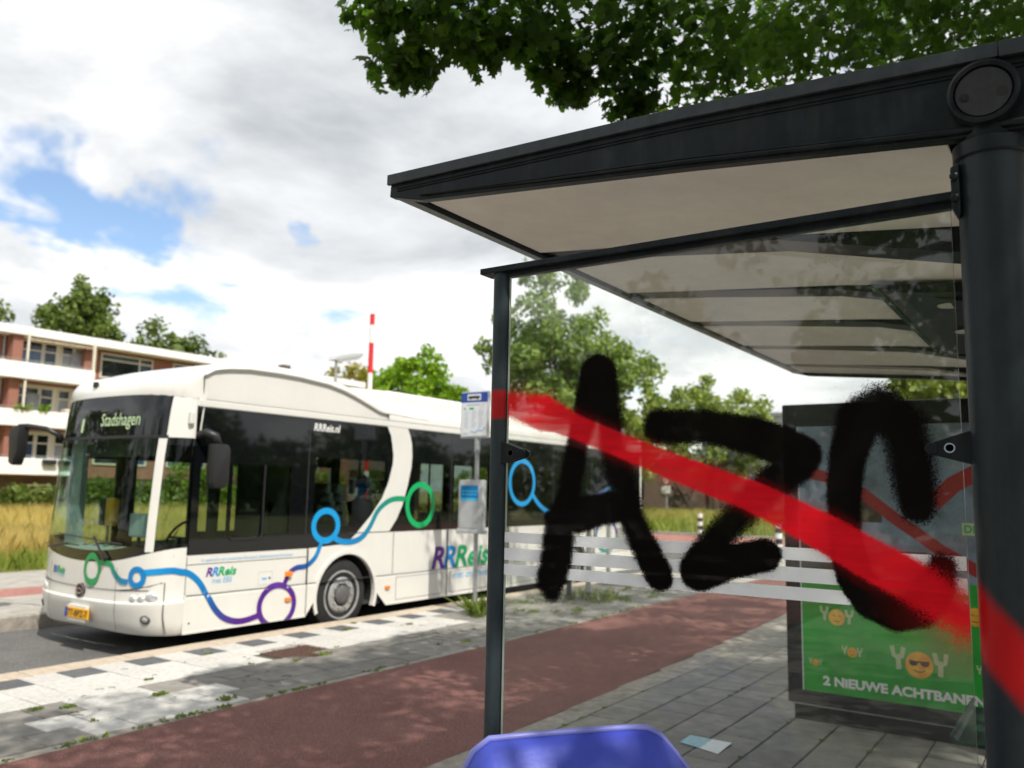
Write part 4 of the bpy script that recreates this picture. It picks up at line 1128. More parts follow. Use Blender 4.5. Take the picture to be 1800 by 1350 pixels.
# number plate
pl = MB().box(5.262, 5.276, 9.34, 9.83, .20, .315).build('number_plate', 'plate_yellow', BUS, bevel=.004)
MB().box(5.259, 5.262, 9.775, 9.828, .203, .312).build('plate_band', 'plate_blue', pl)
text_fit('77-BPZ-7', -9.765, -9.36, .222, .073, lambda u, v: (5.2595, -u, v), 'plate_text', 'print_black', pl, bold=.012)
MB().box(5.27, 5.31, 9.40, 9.80, .16, .345).build('plate_holder', 'bus_white', BUS, bevel=.01)
# wipers
wp = MB().tube([fpt((9.17-YC)/1.275, .875, .02), fpt((9.17-YC)/1.275, .89, .05)], .022, 8).tube([fpt((9.17-YC)/1.275, .89, .045), fpt((9.42-YC)/1.275, 1.12, .03)], .012, 6).tube([fpt((8.90-YC)/1.275, 1.06, .02), fpt((10.25-YC)/1.275, 1.125, .02)], .008, 6)
wp.build('wiper', 'bus_trim', BUS)
MB().tube([fpt((10.5-YC)/1.275, .96, .03), fpt((10.0-YC)/1.275, 1.02, .025)], .012, 6).tube([fpt((10.75-YC)/1.275, .98, .03), fpt((9.75-YC)/1.275, 1.01, .02)], .008, 6).build('wiper', 'bus_trim', BUS)
# mirrors
mm = MB().tube([(5.48, 10.66, 2.30), (5.36, 10.82, 2.40), (5.24, 11.05, 2.43), (5.19, 11.16, 2.42)], [.035, .03, .035, .04], 8).build('mirror_arm', 'bus_trim', BUS, smooth='all')
MB().prism([(11.05, 2.45), (11.25, 2.42), (11.30, 2.3), (11.26, 1.97), (11.16, 1.93), (11.07, 2.1)], 5.13, 5.27, lambda u, v, d: (d, u, v)).build('mirror', 'bus_trim', BUS, bevel=.025, smooth=True)
MB().tube([(5.83, 8.34, 2.30), (5.86, 8.24, 2.33), (5.93, 8.17, 2.29), (5.97, 8.15, 2.18)], [.045, .05, .05, .045], 8).build('mirror_arm', 'bus_trim', BUS, smooth='all')
MB().prism([(5.875, 2.20), (6.06, 2.20), (6.09, 2.14), (6.09, 1.78), (6.05, 1.70), (5.90, 1.70), (5.87, 1.78)], 8.08, 8.22, lambda u, v, d: (u, d, v)).build('mirror', 'bus_trim', BUS, bevel=.025, smooth=True)
# small lamps
for x, z in ((7.25, .645), (7.25, .335), (9.066, .333)): MB().box(x-.045, x+.045, YS-.045, YS+.01, z-.02 if z < .6 else z-.03, z+.02 if z < .6 else z+.03).build('side_marker', 'amber', BUS, bevel=.008)
MB().box(5.70, 5.76, YS-.03, YS+.02, 2.42, 2.56).build('door_camera', 'bus_white', BUS, bevel=.012)
MB().obox((5.50, 10.0, 2.93), (.05, .06, .07)).build('front_camera', 'bus_trim', BUS, bevel=.01)
# charging hatch
hb = MB()
for a, b, c, d in ((6.80, 7.0, .540, .5435), (6.80, 7.0, .694, .6975), (6.797, 6.80, .54, .6975), (7.0, 7.003, .54, .6975)): hb.box(a, b, YS-.0025, YS+.01, c, d)
hb.build('hatch_outline', 'print_palegrey', BUS)
MB().lathe([(.014, 0), (.012, -.006)], (6.965, YS, .615), 'Y', 12).build('hatch_lock', 'print_black', BUS)
MB().box(6.85, 6.92, YS-.003, YS+.005, .60, .625).build('hatch_sticker', 'print_lightblue', BUS)
MB().lathe([(.012, 0), (.01, -.004)], (5.86, YS-.016, .20), 'Y', 10).build('plug', 'print_black', BUS)

# livery: ribbons laid on the outer skin. (a, z): a runs along the side from the corner (+) and round the nose (-)
NT = [1-(1-i/200)**1.0*2 for i in range(201)]
arc = [0.0]; 
for i in range(1, 201):
    p, q = fpt(-1+(i-1)/100, .7), fpt(-1+i/100, .7); arc.append(arc[-1]+math.dist(p[:2], q[:2]))
XS0 = fpt(-1, .7)[0]
def skin(a, z, off):
    if a >= 0: return (XS0+a, YS-off-(.018 if z < .5 else 0), z)
    t = float(np.interp(-a, arc, [-1+i/100 for i in range(201)]))
    p = fpt(t, z, off+.006); return p
def aF(y): return -float(np.interp((y-YC)/1.275, [-1+i/100 for i in range(201)], arc))
def aS(x): return x-XS0
def ribbon(pts, w, cols, name, closed=False, ws=None, zmin=.09, per=6, off=.005):
    """pts (a,z) smoothed with Catmull-Rom; cols a list of colours spread along the length"""
    P = [Vector(p) for p in pts]; n = len(P); out = []
    rng_ = range(n if closed else n-1)
    for i in rng_:
        p0, p1, p2, p3 = (P[(i-1) % n], P[i], P[(i+1) % n], P[(i+2) % n]) if closed else (P[max(i-1, 0)], P[i], P[i+1], P[min(i+2, n-1)])
        for k in range(per):
            t = k/per
            out.append(.5*((2*p1)+(p2-p0)*t+(2*p0-5*p1+4*p2-p3)*t*t+(3*p1-p0-3*p2+p3)*t**3))
    if not closed: out.append(P[-1])
    m = len(out); L, Rr, cl = [], [], []
    for i, p in enumerate(out):
        d = ((out[(i+1) % m]-out[(i-1) % m]) if closed else (out[min(i+1, m-1)]-out[max(i-1, 0)])).normalized()
        nn = Vector((-d.y, d.x)); ww = w if ws is None else float(np.interp(i/m, np.linspace(0, 1, len(ws)), ws))
        L.append(p+nn*ww/2); Rr.append(p-nn*ww/2)
        f_ = i/max(1, m-1)*(len(cols)-1); k = min(int(f_), len(cols)-2) if len(cols) > 1 else 0
        cl.append(tuple(cols[k][j]+(cols[min(k+1, len(cols)-1)][j]-cols[k][j])*(f_-k) for j in range(3)))
    mb = MB()
    vs = [skin(p.x, max(p.y, zmin), off) for p in L]+[skin(p.x, max(p.y, zmin), off) for p in Rr]
    fs = [(i, (i+1) % m, m+(i+1) % m, m+i) for i in range(m if closed else m-1) if not (L[i].y < zmin and Rr[i].y < zmin)]
    mb.add(vs, fs, 0, cl+cl)
    return mb.build(name, 'swirl_paint', BUS, fixn=False)
GR, TE, BL, DB, PU, CY = (0.0, .30, .085), (0.0, .22, .24), (.005, .20, .50), (.01, .07, .30), (.075, .01, .22), (.005, .30, .66)
def ring(cx, cz, rx, rz, w, cols, off=.006):
    return ribbon([(cx+rx*math.cos(t), cz+rz*math.sin(t)) for t in np.linspace(0, 2*math.pi, 24, endpoint=False)], w, cols, 'livery_ring', True, per=3, off=off)
g_ = [aF(9.44)+.145*math.sin(t) for t in np.linspace(0, 2*math.pi, 20, endpoint=False)]
ribbon([(aF(9.44)+.145*math.sin(t), .755+.15*math.cos(t)) for t in np.linspace(0, 2*math.pi, 20, endpoint=False)], .06, [GR], 'livery_ring', True, ws=[.075, .05, .05, .085, .05, .05, .075], per=3)
ribbon([(aF(9.30), .835), (aF(9.185), .842), (aF(9.075), .825), (aF(9.01), .747), (aF(8.90), .667), (aF(8.78), .655)], .062, [GR, GR, TE, BL], 'livery_line')
ring(aF(8.664), .712, .085, .088, .062, [BL])
ribbon([(aF(8.585), .765), (aF(8.447), .782), (aS(5.647) if False else -.12, .787), (aS(5.832), .744), (aS(5.971), .638), (aS(6.078), .484), (aS(6.187), .327), (aS(6.314), .215), (aS(6.479), .155), (aS(6.645), .153), (aS(6.83), .19)], .068, [CY, BL, BL, DB, PU, PU], 'livery_line')
ring(aS(7.085), .275, .27, .245, .072, [PU])
ribbon([(aS(7.20), .50), (aS(7.213), .545), (aS(7.264), .645), (aS(7.378), .71), (aS(7.545), .727), (aS(7.688), .82), (aS(7.766), .966), (aS(7.79), 1.03)], .066, [PU, PU, DB, BL, CY], 'livery_line')
ring(aS(7.852), 1.229, .215, .195, .082, [CY])
ribbon([(aS(7.99), 1.09), (aS(8.06), 1.04), (aS(8.196), 1.006), (aS(8.388), 1.009), (aS(8.553), 1.072), (aS(8.689), 1.209), (aS(8.825), 1.41), (aS(8.998), 1.533), (aS(9.181), 1.586), (aS(9.43), 1.586)], .075, [CY, BL, TE, GR], 'livery_line', off=.008)
ring(aS(9.754), 1.497, .30, .305, .085, [(0.0, .38, .11)], .008)
ring(aS(12.53), 1.888, .39, .385, .085, [CY])
ribbon([(aS(12.87), 1.68), (aS(13.096), 1.499), (aS(13.404), 1.364), (aS(13.827), 1.277), (aS(14.492), 1.353), (aS(15.081), 1.524), (aS(15.451), 1.703), (aS(15.9), 1.829), (aS(16.4), 1.75)], .085, [CY, BL, PU, TE], 'livery_line')
ring(aS(15.75), .85, .45, .32, .08, [PU, DB, TE, GR])
# white sweep behind the cab windows
sl = [(8.966, 2.631), (9.05, 2.5), (9.077, 2.393), (9.115, 2.22), (9.106, 2.079), (9.03, 1.83), (8.905, 1.592), (8.69, 1.35), (8.432, 1.123)]
sr = [(9.414, 2.631), (9.48, 2.5), (9.515, 2.393), (9.53, 2.22), (9.52, 2.06), (9.45, 1.78), (9.345, 1.487), (9.23, 1.29), (9.082, 1.123)]
MB().grid([[(x, YS-.0045, z) for x, z in sl], [(x, YS-.0045, z) for x, z in sr]]).build('window_sweep', 'bus_white', BUS)
# lettering
side = lambda o: (lambda u, v: (u, YS-o-(.018 if v < .5 else 0), v))
def rrr(x0, x1, z0, h, fnm, nm, parent=BUS):
    w = (x1-x0)
    k = w/6.35
    text_fit('R', x0, x0+k*1.35, z0, h, fnm, nm, 'r_purple', parent, .25, .03)
    text_fit('R', x0+k*1.22, x0+k*2.57, z0, h, fnm, nm, 'r_blue', parent, .25, .03)
    text_fit('Reis', x0+k*2.44, x1, z0, h, fnm, nm, 'r_green', parent, .25, .03)
rrr(10.06, 11.56, .53, .33, side(.004), 'operator_lettering')
text_fit('met ons mee', 10.58, 11.5, .345, .13, lambda u, v: (u, YS-.021, v), 'operator_slogan', 'print_lightblue', BUS, .2)
rrr(6.05, 6.47, .697, .10, side(.004), 'operator_lettering')
text_fit('met EBS', 6.135, 6.41, .615, .065, side(.004), 'operator_slogan', 'print_lightblue', BUS, .15)
text_fit('In opdracht van provincies Flevoland, Gelderland en Overijssel', 5.98, 7.31, .868, .034, side(.004), 'commission_text', 'print_lightblue', BUS, .1, .004)
text_fit('RRReis.nl', 7.565, 8.03, 2.475, .10, side(.006), 'web_address', 'print_white', BUS, .15, .02)
fm = lambda u, v: fpt((-u-YC)/1.275, v, .0095)
rrr(-10.33, -10.03, .665, .085, fm, 'operator_lettering')
text_fit('met EBS', -10.2, -10.03, .625, .03, fm, 'operator_slogan', 'print_lightblue', BUS, .15)
MB().prism([(8.85, .12), (8.90, .12), (8.875, .17)], YS-.022, YS-.0205, lambda u, v, d: (u, d, v)).build('jack_mark', 'print_black', BUS)

# ------------------------------------------------------------------ passengers
def figure(name, verts, edges, radii, root, m, parent):
    me = bpy.data.meshes.new(name); me.from_pydata(verts, edges, [])
    ob = bpy.data.objects.new(name, me); COL.objects.link(ob)
    md = ob.modifiers.new('s', 'SKIN'); md.use_smooth_shade = True
    for i, r in enumerate(radii): me.skin_vertices[0].data[i].radius = r if isinstance(r, tuple) else (r, r)
    me.skin_vertices[0].data[root].use_root = True
    ob.modifiers.new('u', 'SUBSURF').levels = 2
    dg = bpy.context.evaluated_depsgraph_get(); dg.update()
    nm = bpy.data.meshes.new_from_object(ob.evaluated_get(dg))
    bpy.data.objects.remove(ob); bpy.data.meshes.remove(me)
    nm.materials.clear()
    return link(name, nm, m, parent, True)
def passenger(label, x, y, f, shirt, hair, long_hair=False, phones=False, zs=.60):
    """seated person, f=+1 faces along +X"""
    p = empty('person', (x, y, zs), label, 'person')
    V = [(x, y, zs+.10), (x+.01*f, y, zs+.32), (x+.02*f, y, zs+.52), (x+.03*f, y, zs+.60), (x+.05*f, y, zs+.69), (x+.06*f, y, zs+.80), (x+.055*f, y, zs+.885)]
    E_ = [(0, 1), (1, 2), (2, 3), (3, 4), (4, 5), (5, 6)]
    Rr = [(.15, .13), (.15, .12), (.16, .11), (.055, .055), (.058, .062), (.083, .096), (.06, .07)]
    for s in (-1, 1):
        i = len(V)
        V += [(x+.02*f, y+s*.17, zs+.50), (x+.06*f, y+s*.215, zs+.22), (x+.27*f, y+s*.14, zs+.20), (x+.34*f, y+s*.12, zs+.21)]
        E_ += [(2, i), (i, i+1), (i+1, i+2), (i+2, i+3)]; Rr += [.062, .047, .035, .03]
        i = len(V)
        V += [(x+.1*f, y+s*.09, zs+.06), (x+.45*f, y+s*.1, zs+.05), (x+.47*f, y+s*.1, zs-.36), (x+.57*f, y+s*.1, zs-.40)]
        E_ += [(0, i), (i, i+1), (i+1, i+2), (i+2, i+3)]; Rr += [.085, .07, .048, .035]
    b = figure('body', V, E_, Rr, 0, [shirt, 'skin'], p)
    pl_ = b.data.polygons; vv = b.data.vertices
    for q in pl_:
        c = sum((vv[k].co for k in q.vertices), Vector())/len(q.vertices)
        if c.z > zs+.60 or (abs(c.x-(x+.3*f)) < .13 and c.z > zs+.14 and c.z < zs+.3 and abs(c.y-y) > .09): q.material_index = 1
    hb_ = MB()
    rows = []
    for i in range(7):
        ph = math.pi*.5*(1-i/6)*1.0
        zz = zs+.79+.125*math.sin(ph)-(.0 if i < 6 else .05)
        rr = .105*math.cos(ph)+.004
        if long_hair and i >= 5: zz = zs+.79-.13*(i-4)
        rows.append([(x+.045*f-.012*f+rr*1.1*math.cos(a)*(1 if math.cos(a)*f < 0 else .55), y+rr*math.sin(a), zz) for a in np.linspace(0, 2*math.pi, 20, endpoint=False)])
    hb_.grid(rows, closed=True).build('hair', hair, p, smooth='all')
    nz = MB().obox((x+.158*f, y, zs+.785), (.03, .022, .045)); nz.build('nose', 'skin', p, bevel=.008)
    for s in (-1, 1):
        MB().lathe([(.028, -.01), (.03, .0), (.02, .01)], (x+.05*f, y+s*.092, zs+.785), 'Y', 10).build('ear', 'skin', p)
        MB().lathe([(.009, -.004), (.007, .004)], (x+.138*f, y+s*.033, zs+.81), 'X', 8).build('eye', 'print_black', p)
    if phones:
        for s in (-1, 1): MB().lathe([(.042, -.015), (.045, .0), (.036, .018)], (x+.05*f, y+s*.105, zs+.79), 'Y', 16).build('headphone_cup', 'headphone', p)
        MB().tube([(x+.04*f, y+.118*math.cos(t), zs+.80+.125*math.sin(t)) for t in np.linspace(0, math.pi, 14)], .012, 6).build('headphone_band', 'headphone', p)
    return p
passenger('seated passenger in dark navy shirt wearing pale headphones, inside the bus', 8.86, 8.74, 1, 'shirt_navy', 'hair_black', phones=True, zs=1.0)
passenger('seated passenger with long auburn hair behind the bus stop sign', 11.35, 8.74, -1, 'shirt_grey', 'hair_auburn', long_hair=True)
# ------------------------------------------------------------------ the shelter
def tagged(name, zc, k, y0, h, soft, lift=1.0):
    """dark coated steel with a red sprayed patch that crosses it"""
    m, t = nodes_of(name); N, L = t.nodes.new, t.links.new
    o = N('ShaderNodeOutputMaterial'); p = N('ShaderNodeBsdfPrincipled'); L(p.outputs[0], o.inputs[0]); p.inputs['Roughness'].default_value = 0.36; p.inputs['Specular IOR Level'].default_value = 0.18
    g = N('ShaderNodeNewGeometry'); s = N('ShaderNodeSeparateXYZ'); L(g.outputs['Position'], s.inputs[0])
    def mt(op, a, b):
        n = N('ShaderNodeMath'); n.operation = op
        for i, q in enumerate((a, b)):
            if isinstance(q, (int, float)): n.inputs[i].default_value = q
            else: L(q, n.inputs[i])
        return n.outputs[0]
    c = mt('ADD', mt('MULTIPLY', mt('SUBTRACT', s.outputs[1], y0), k), zc)
    d = mt('ABSOLUTE', mt('SUBTRACT', s.outputs[2], c), 0)
    n = N('ShaderNodeTexNoise'); n.inputs['Scale'].default_value = 14; n.inputs['Detail'].default_value = 8; L(g.outputs['Position'], n.inputs['Vector'])
    d2 = mt('ADD', d, mt('MULTIPLY', mt('SUBTRACT', n.outputs[0], .5), soft*1.2))
    mr = N('ShaderNodeMapRange'); mr.interpolation_type = 'SMOOTHSTEP'; L(d2, mr.inputs[0]); mr.inputs[1].default_value = h-soft; mr.inputs[2].default_value = h+soft; mr.inputs[3].default_value = 1; mr.inputs[4].default_value = 0
    n2 = N('ShaderNodeTexNoise'); n2.inputs['Scale'].default_value = 40; L(g.outputs['Position'], n2.inputs['Vector'])
    a = N('ShaderNodeMix'); a.data_type = 'RGBA'; L(n2.outputs[0], a.inputs[0]); a.inputs[6].default_value = (.0085*lift, .0125*lift, .0150*lift, 1); a.inputs[7].default_value = (.013*lift, .018*lift, .021*lift, 1)
    x = N('ShaderNodeMix'); x.data_type = 'RGBA'; L(mr.outputs[0], x.inputs[0]); L(a.outputs[2], x.inputs[6]); x.inputs[7].default_value = (.40, .004, .007, 1)
    L(x.outputs[2], p.inputs['Base Color']); M[name] = m
tagged('post_tagged', 1.430, 1.15, .155, .075, .026, 1.5)
tagged('slim_post_tagged', 2.002, 0.0, 0, .043, .010, 2.6)
specks('post_tagged', (.16, .16, .15), 60, .14, .10); specks('slim_post_tagged', (.2, .2, .19), 60, .14, .10)
SH = empty('bus_shelter', (2.1, .137, 0), 'dark steel bus shelter with glass end pane sprayed with black letters and red slash', 'bus shelter')
PX = 2.10
def ladder(r): return r
MB().tube([(PX, .137, -.01), (PX, .137, 2.505)], .069, 48).build('post', 'post_tagged', SH, smooth=True)
MB().lathe([(.071, 0), (.076, .004), (.076, .035), (.071, .04)], (PX, .137, 2.503), 'Z', 48).build('post_collar', 'anthracite', SH, smooth=True)
MB().prism([(.185, 2.54), (.165, 2.56), (.158, 2.60), (.118, 2.60), (.112, 2.56), (.092, 2.54)], 2.04, 2.16, lambda u, v, d: (d, u, v)).build('post_neck', 'anthracite', SH, bevel=.006, smooth=True)
MB().tube([(6.6, .137, -.01), (6.6, .137, 2.52)], .069, 32).build('post', 'anthracite', SH, smooth=True)
tube_ = MB().lathe([(.064, 0), (.0685, .004), (.0685, 4.75), (.064, 4.755)], (2.075, .139, 2.641), 'X', 40).build('torque_tube', 'anthracite', SH, smooth=True)
rg = MB().lathe([(.060, .004), (.060, -.004), (.066, -.010), (.072, -.006), (.074, .006), (.074, .05)], (2.03, .139, 2.641), 'X', 48)
rg.f = rg.f[:-2]; rg.mi = rg.mi[:-2]
cap = rg.build('pivot_ring', 'anthracite', SH, smooth=True)
dc = MB().lathe([(.0565, .012), (.0565, .001), (.055, -.001)], (2.03, .139, 2.641), 'X', 48).build('pivot_cap', 'anthracite_cap', SH, smooth=True)
MB().lathe([(.0605, .013), (.0605, .02)], (2.03, .139, 2.641), 'X', 40).build('pivot_gap', 'rubber', SH)
MB().lathe([(.0105, .0), (.0105, -.0005)], (2.0284, .177, 2.634), 'X', 20).build('bolt_recess', 'rubber', dc)
bh = MB().lathe([(.0075, .0), (.0075, -.0015), (.0065, -.002)], (2.0278, .177, 2.634), 'X', 20).build('bolt', 'anthracite', dc)
MB().lathe([(.0033, .0), (.0033, -.0003)], (2.0257, .177, 2.634), 'X', 6).build('hex_socket', 'rubber', bh)
MB().lathe([(.0115, .0), (.0115, -.0005)], (2.0284, .103, 2.634), 'X', 24).build('bolt_hole', 'rubber', dc)
# roof
TOPY = [(1.944, 2.819), (.861, 2.792), (.108, 2.754), (-.35, 2.722), (-.75, 2.69)]
BOTY = [(1.949, 2.747), (1.809, 2.711), (.862, 2.625), (.204, 2.556), (-.1, 2.545), (-.45, 2.60), (-.75, 2.66)]
RX0, RX1 = 2.06, 6.92
fx = lambda u, v, d: (d, u, v)
MB().prism(TOPY+list(reversed(BOTY)), RX0, RX0+.035, fx).build('roof_fascia', 'anthracite', SH, bevel=.003)
MB().prism([(p[0], p[1]-.004) for p in TOPY]+list(reversed(BOTY)), RX1-.03, RX1, fx).build('roof_fascia', 'anthracite', SH, bevel=.003)
# folded capping along the top edge
cpt = [(1.952, 2.8235)]+[(p[0], p[1]+.004) for p in TOPY[1:]]
cpb = [(1.952, 2.787)]+[(p[0], p[1]-.031) for p in TOPY[1:]]
MB().prism(cpt[:3]+list(reversed(cpb[:3])), 2.046, 2.058, fx).build('roof_capping', 'anthracite_light', SH, bevel=.002)
MB().prism([(.106, 2.758), (-.35, 2.726), (-.75, 2.694), (-.75, 2.66), (-.35, 2.688), (.106, 2.721)], 2.044, 2.057, fx).build('roof_capping', 'anthracite_light', SH, bevel=.002)
for dz in (.048, .057): MB().tube([(2.058, p[0]-.03*(i == 0), p[1]-dz) for i, p in enumerate(TOPY[:4])], .0022, 5).build('fascia_rib', 'anthracite', SH)
MB().tube([(2.056, p[0], p[1]+.016) for p in BOTY[1:5]], [.003, .008, .009, .009], 8).build('fascia_bead', 'anthracite', SH, smooth='all')
MB().prism([(1.80, 2.727), (.862, 2.652), (.204, 2.582), (.204, 2.577), (.862, 2.647), (1.80, 2.724)], 2.048, 2.06, fx).build('fascia_bead', 'anthracite', SH)
for z0, z1, y0, y1 in ((2.745, 2.816, 1.852, 1.945),):
    MB().prism([(1.945, 2.815), (1.949, 2.750), (1.87, 2.728), (1.852, 2.735), (1.852, 2.815)], RX0+.035, RX1-.03, fx).build('edge_beam', 'anthracite', SH, bevel=.003)
MB().prism([(p[0]-(.002 if i == 0 else 0), p[1]-.002) for i, p in enumerate(TOPY)]+[(p[0], p[1]-.018) for p in reversed(TOPY)], RX0+.002, RX1, fx).build('roof_sheet', 'anthracite', SH)
RIB = [2.89, 3.72, 4.54, 5.45, 6.36]
xs_p = [RX0+.04]+RIB
def zs_(y): return float(np.interp(y, [.0, .204, .862, 1.809, 1.95], [2.575, 2.585, 2.655, 2.735, 2.75]))
for k in range(6):
    a = xs_p[k]+(.0 if k == 0 else .17); b = (RIB[k] if k < 5 else RX1-.03)
    ys = [1.850, 1.60, 1.2, .862, .5, .23]
    MB().prism([(y, zs_(y)) for y in ys]+[(y, zs_(y)+.012) for y in reversed(ys)], a+.004, b-.004, fx).build('soffit_panel', 'soffit', SH, bevel=.004)
    MB().prism([(.03, 2.60), (-.7, 2.665), (-.7, 2.675), (.03, 2.612)], a+.004, b-.004, fx).build('soffit_panel', 'soffit', SH)
for x in RIB:
    MB().prism([(1.86, zs_(1.86)+.01), (.862, zs_(.862)-.012), (.21, zs_(.204)-.09), (.21, 2.68), (1.86, 2.78)], x, x+.17, fx).build('roof_rib', 'anthracite', SH, bevel=.003)
# lamp tray under the soffit
lt_ = MB().prism([(.66, 2.612), (.22, 2.572), (.22, 2.530), (.58, 2.570), (.66, 2.596)], 3.62, 5.35, fx).build('lamp_tray', 'anthracite', SH, bevel=.004)
MB().prism([(.69, 2.622), (.662, 2.618), (.662, 2.592), (.69, 2.60)], 3.62, 5.35, fx).build('lamp_tray_edge', 'bench_green', lt_)
for x, y in ((3.85, .42), (4.5, .43), (5.1, .44)):
    MB().lathe([(.055, -.004), (.052, -.007)], (x, y, 2.549+(y-.42)*.11), 'Z', 24).build('downlight', 'lamp_disc', lt_)
# end pane
gp = MB().box(PX-.005, PX+.005, .222, 1.4555, .12, 2.412)
pane = gp.build('end_pane', ['glass_shelter', 'glass_edge'], SH)
for q in pane.data.polygons:
    if abs(q.normal.x) < .5: q.material_index = 1
ST = [(1.6155, 1.585), (1.5685, 1.5335), (1.5215, 1.490)]
for z1, z0 in ST: MB().box(PX-.0066, PX-.0052, .224, 1.4545, z0, z1).build('warning_stripe', 'film_white', pane)
MB().tube([(PX, 1.487, -.01), (PX, 1.487, 2.418)], .0275, 28).build('slim_post', 'slim_post_tagged', SH, smooth=True)
MB().box(PX-.006, PX+.006, 1.4565, 1.4605, .12, 2.412).build('pane_gasket', 'rubber', SH)
rail = MB().box(PX-.034, PX+.034, .205, 1.552, 2.418, 2.437).build('pane_rail', 'anthracite', SH, bevel=.003)
MB().box(PX-.012, PX+.012, .22, 1.46, 2.404, 2.418).build('rail_lip', 'anthracite', rail)
hp = MB().prism([(.196, 2.495), (.214, 2.485), (.214, 2.39), (.205, 2.372), (.196, 2.372)], 2.045, 2.10, fx).build('rail_bracket', 'anthracite', SH, bevel=.004)
for z in (2.462, 2.412): MB().lathe([(.009, 0), (.009, -.006), (.005, -.009)], (2.045, .2065, z), 'X', 14).build('bolt', 'anthracite', hp)
def bracket(y0, dirn):
    pts = [(0, .037), (.006, .037), (.085, .011), (.095, .004), (.097, -.004), (.09, -.012), (.08, -.015), (.006, -.036), (0, -.036)]
    P_ = [(y0+dirn*u, 1.853+v) for u, v in pts]
    b = MB().prism(P_, PX-.019, PX-.008, fx).build('pane_bracket', 'anthracite', SH, bevel=.002)
    MB().prism([(y0+dirn*u, 1.853+v) for u, v in pts], PX+.006, PX+.016, fx).build('pane_bracket', 'anthracite', SH, bevel=.002)
    MB().lathe([(.011, 0), (.011, -.0008), (.0085, -.0008), (.0085, .002)], (PX-.019, y0+dirn*.045, 1.853), 'X', 24).build('bracket_bolt', 'anthracite_cap' if dirn < 0 else 'print_palegrey', b)
    MB().lathe([(.0135, 0), (.013, -.003), (.011, -.004)], (PX-.019, y0+dirn*.082, 1.8515), 'X', 24).build('clamp_disc', 'anthracite', b)
bracket(1.476, -1); bracket(.2, 1)
# back panes
for a, b in ((2.25, 3.65), (3.70, 5.10), (5.15, 6.5)): MB().box(a, b, .132, .142, .15, 2.40).build('back_pane', 'glass_shelter', SH)
# bench in the shelter
BE = empty('bench', (5.2, .45, 0), 'dark green perforated metal bench inside the shelter behind the thick post', 'bench')
sb = MB().prism([(.66, .46), (.68, .44), (.66, .42), (.30, .42), (.28, .44), (.26, .78), (.235, .78), (.25, .44), (.29, .40), (.67, .40), (.70, .44), (.67, .48)], 5.35, 6.3, fx).build('seat', 'bench_green', BE, bevel=.004)
pf = MB()
for i in range(24):
    for j in range(7): pf.lathe([(.010, 0), (.010, .0006)], (5.40+i*.037, .335+j*.048, .4203), 'Z', 8)
pf.build('perforations', 'rubber', sb)
for x in (5.5, 6.1): MB().tube([(x, .4, 0), (x, .4, .41)], .025, 10).build('leg', 'anthracite', BE)

# sprayed paint on the pane: thin film whose thickness fades out from the stroke centres
BLK = [[(1.142, 2.078, 0.0539, 0.0104), (1.176, 1.963, 0.0402, 0.0105), (1.204, 1.884, 0.0317, 0.0123), (1.236, 1.719, 0.0334, 0.014), (1.262, 1.64, 0.0457, 0.0141), (1.272, 1.551, 0.0455, 0.014), (1.29, 1.482, 0.0421, 0.014), (1.286, 1.453, 0.0245, 0.014)], [(1.134, 2.078, 0.0504, 0.0104), (1.104, 1.96, 0.0358, 0.0153), (1.09, 1.862, 0.0353, 0.0202), (1.056, 1.749, 0.0346, 0.0198), (1.026, 1.657, 0.034, 0.0162), (0.99, 1.59, 0.0349, 0.0127), (0.956, 1.532, 0.0374, 0.0093), (0.949, 1.518, 0.0341, 0.0078)], [(1.289, 1.664, 0.0214, 0.0089), (1.26, 1.67, 0.0353, 0.0106), (1.209, 1.671, 0.0484, 0.0104), (1.132, 1.691, 0.0421, 0.0101), (1.059, 1.703, 0.0394, 0.0098)], [(0.948, 1.92, 0.0448, 0.0144), (0.813, 1.917, 0.0396, 0.0137), (0.697, 1.892, 0.0449, 0.0116), (0.625, 1.865, 0.0477, 0.0084), (0.57, 1.84, 0.0452, 0.0082)], [(0.585, 1.815, 0.0413, 0.011), (0.656, 1.763, 0.0381, 0.0198), (0.73, 1.69, 0.0318, 0.0231), (0.794, 1.62, 0.0354, 0.0177), (0.844, 1.548, 0.0447, 0.0089)], [(0.84, 1.543, 0.0491, 0.0074), (0.754, 1.572, 0.0404, 0.0072), (0.666, 1.594, 0.0377, 0.007)], [(0.475, 1.658, 0.0337, 0.0065), (0.476, 1.745, 0.0366, 0.0078), (0.464, 1.839, 0.0407, 0.0092), (0.435, 1.924, 0.047, 0.014), (0.388, 1.948, 0.0470, 0.022), (0.342, 1.901, 0.0430, 0.024), (0.328, 1.838, 0.0415, 0.021), (0.321, 1.774, 0.0405, 0.018), (0.318, 1.722, 0.0340, 0.014)], [(0.475, 1.658, 0.0337, 0.0065), (0.47, 1.606, 0.0373, 0.0064), (0.456, 1.554, 0.0395, 0.0064), (0.422, 1.505, 0.0412, 0.0062), (0.371, 1.481, 0.0378, 0.0073), (0.32, 1.496, 0.0382, 0.0119), (0.286, 1.548, 0.0331, 0.0142), (0.272, 1.591, 0.0237, 0.0142)]]
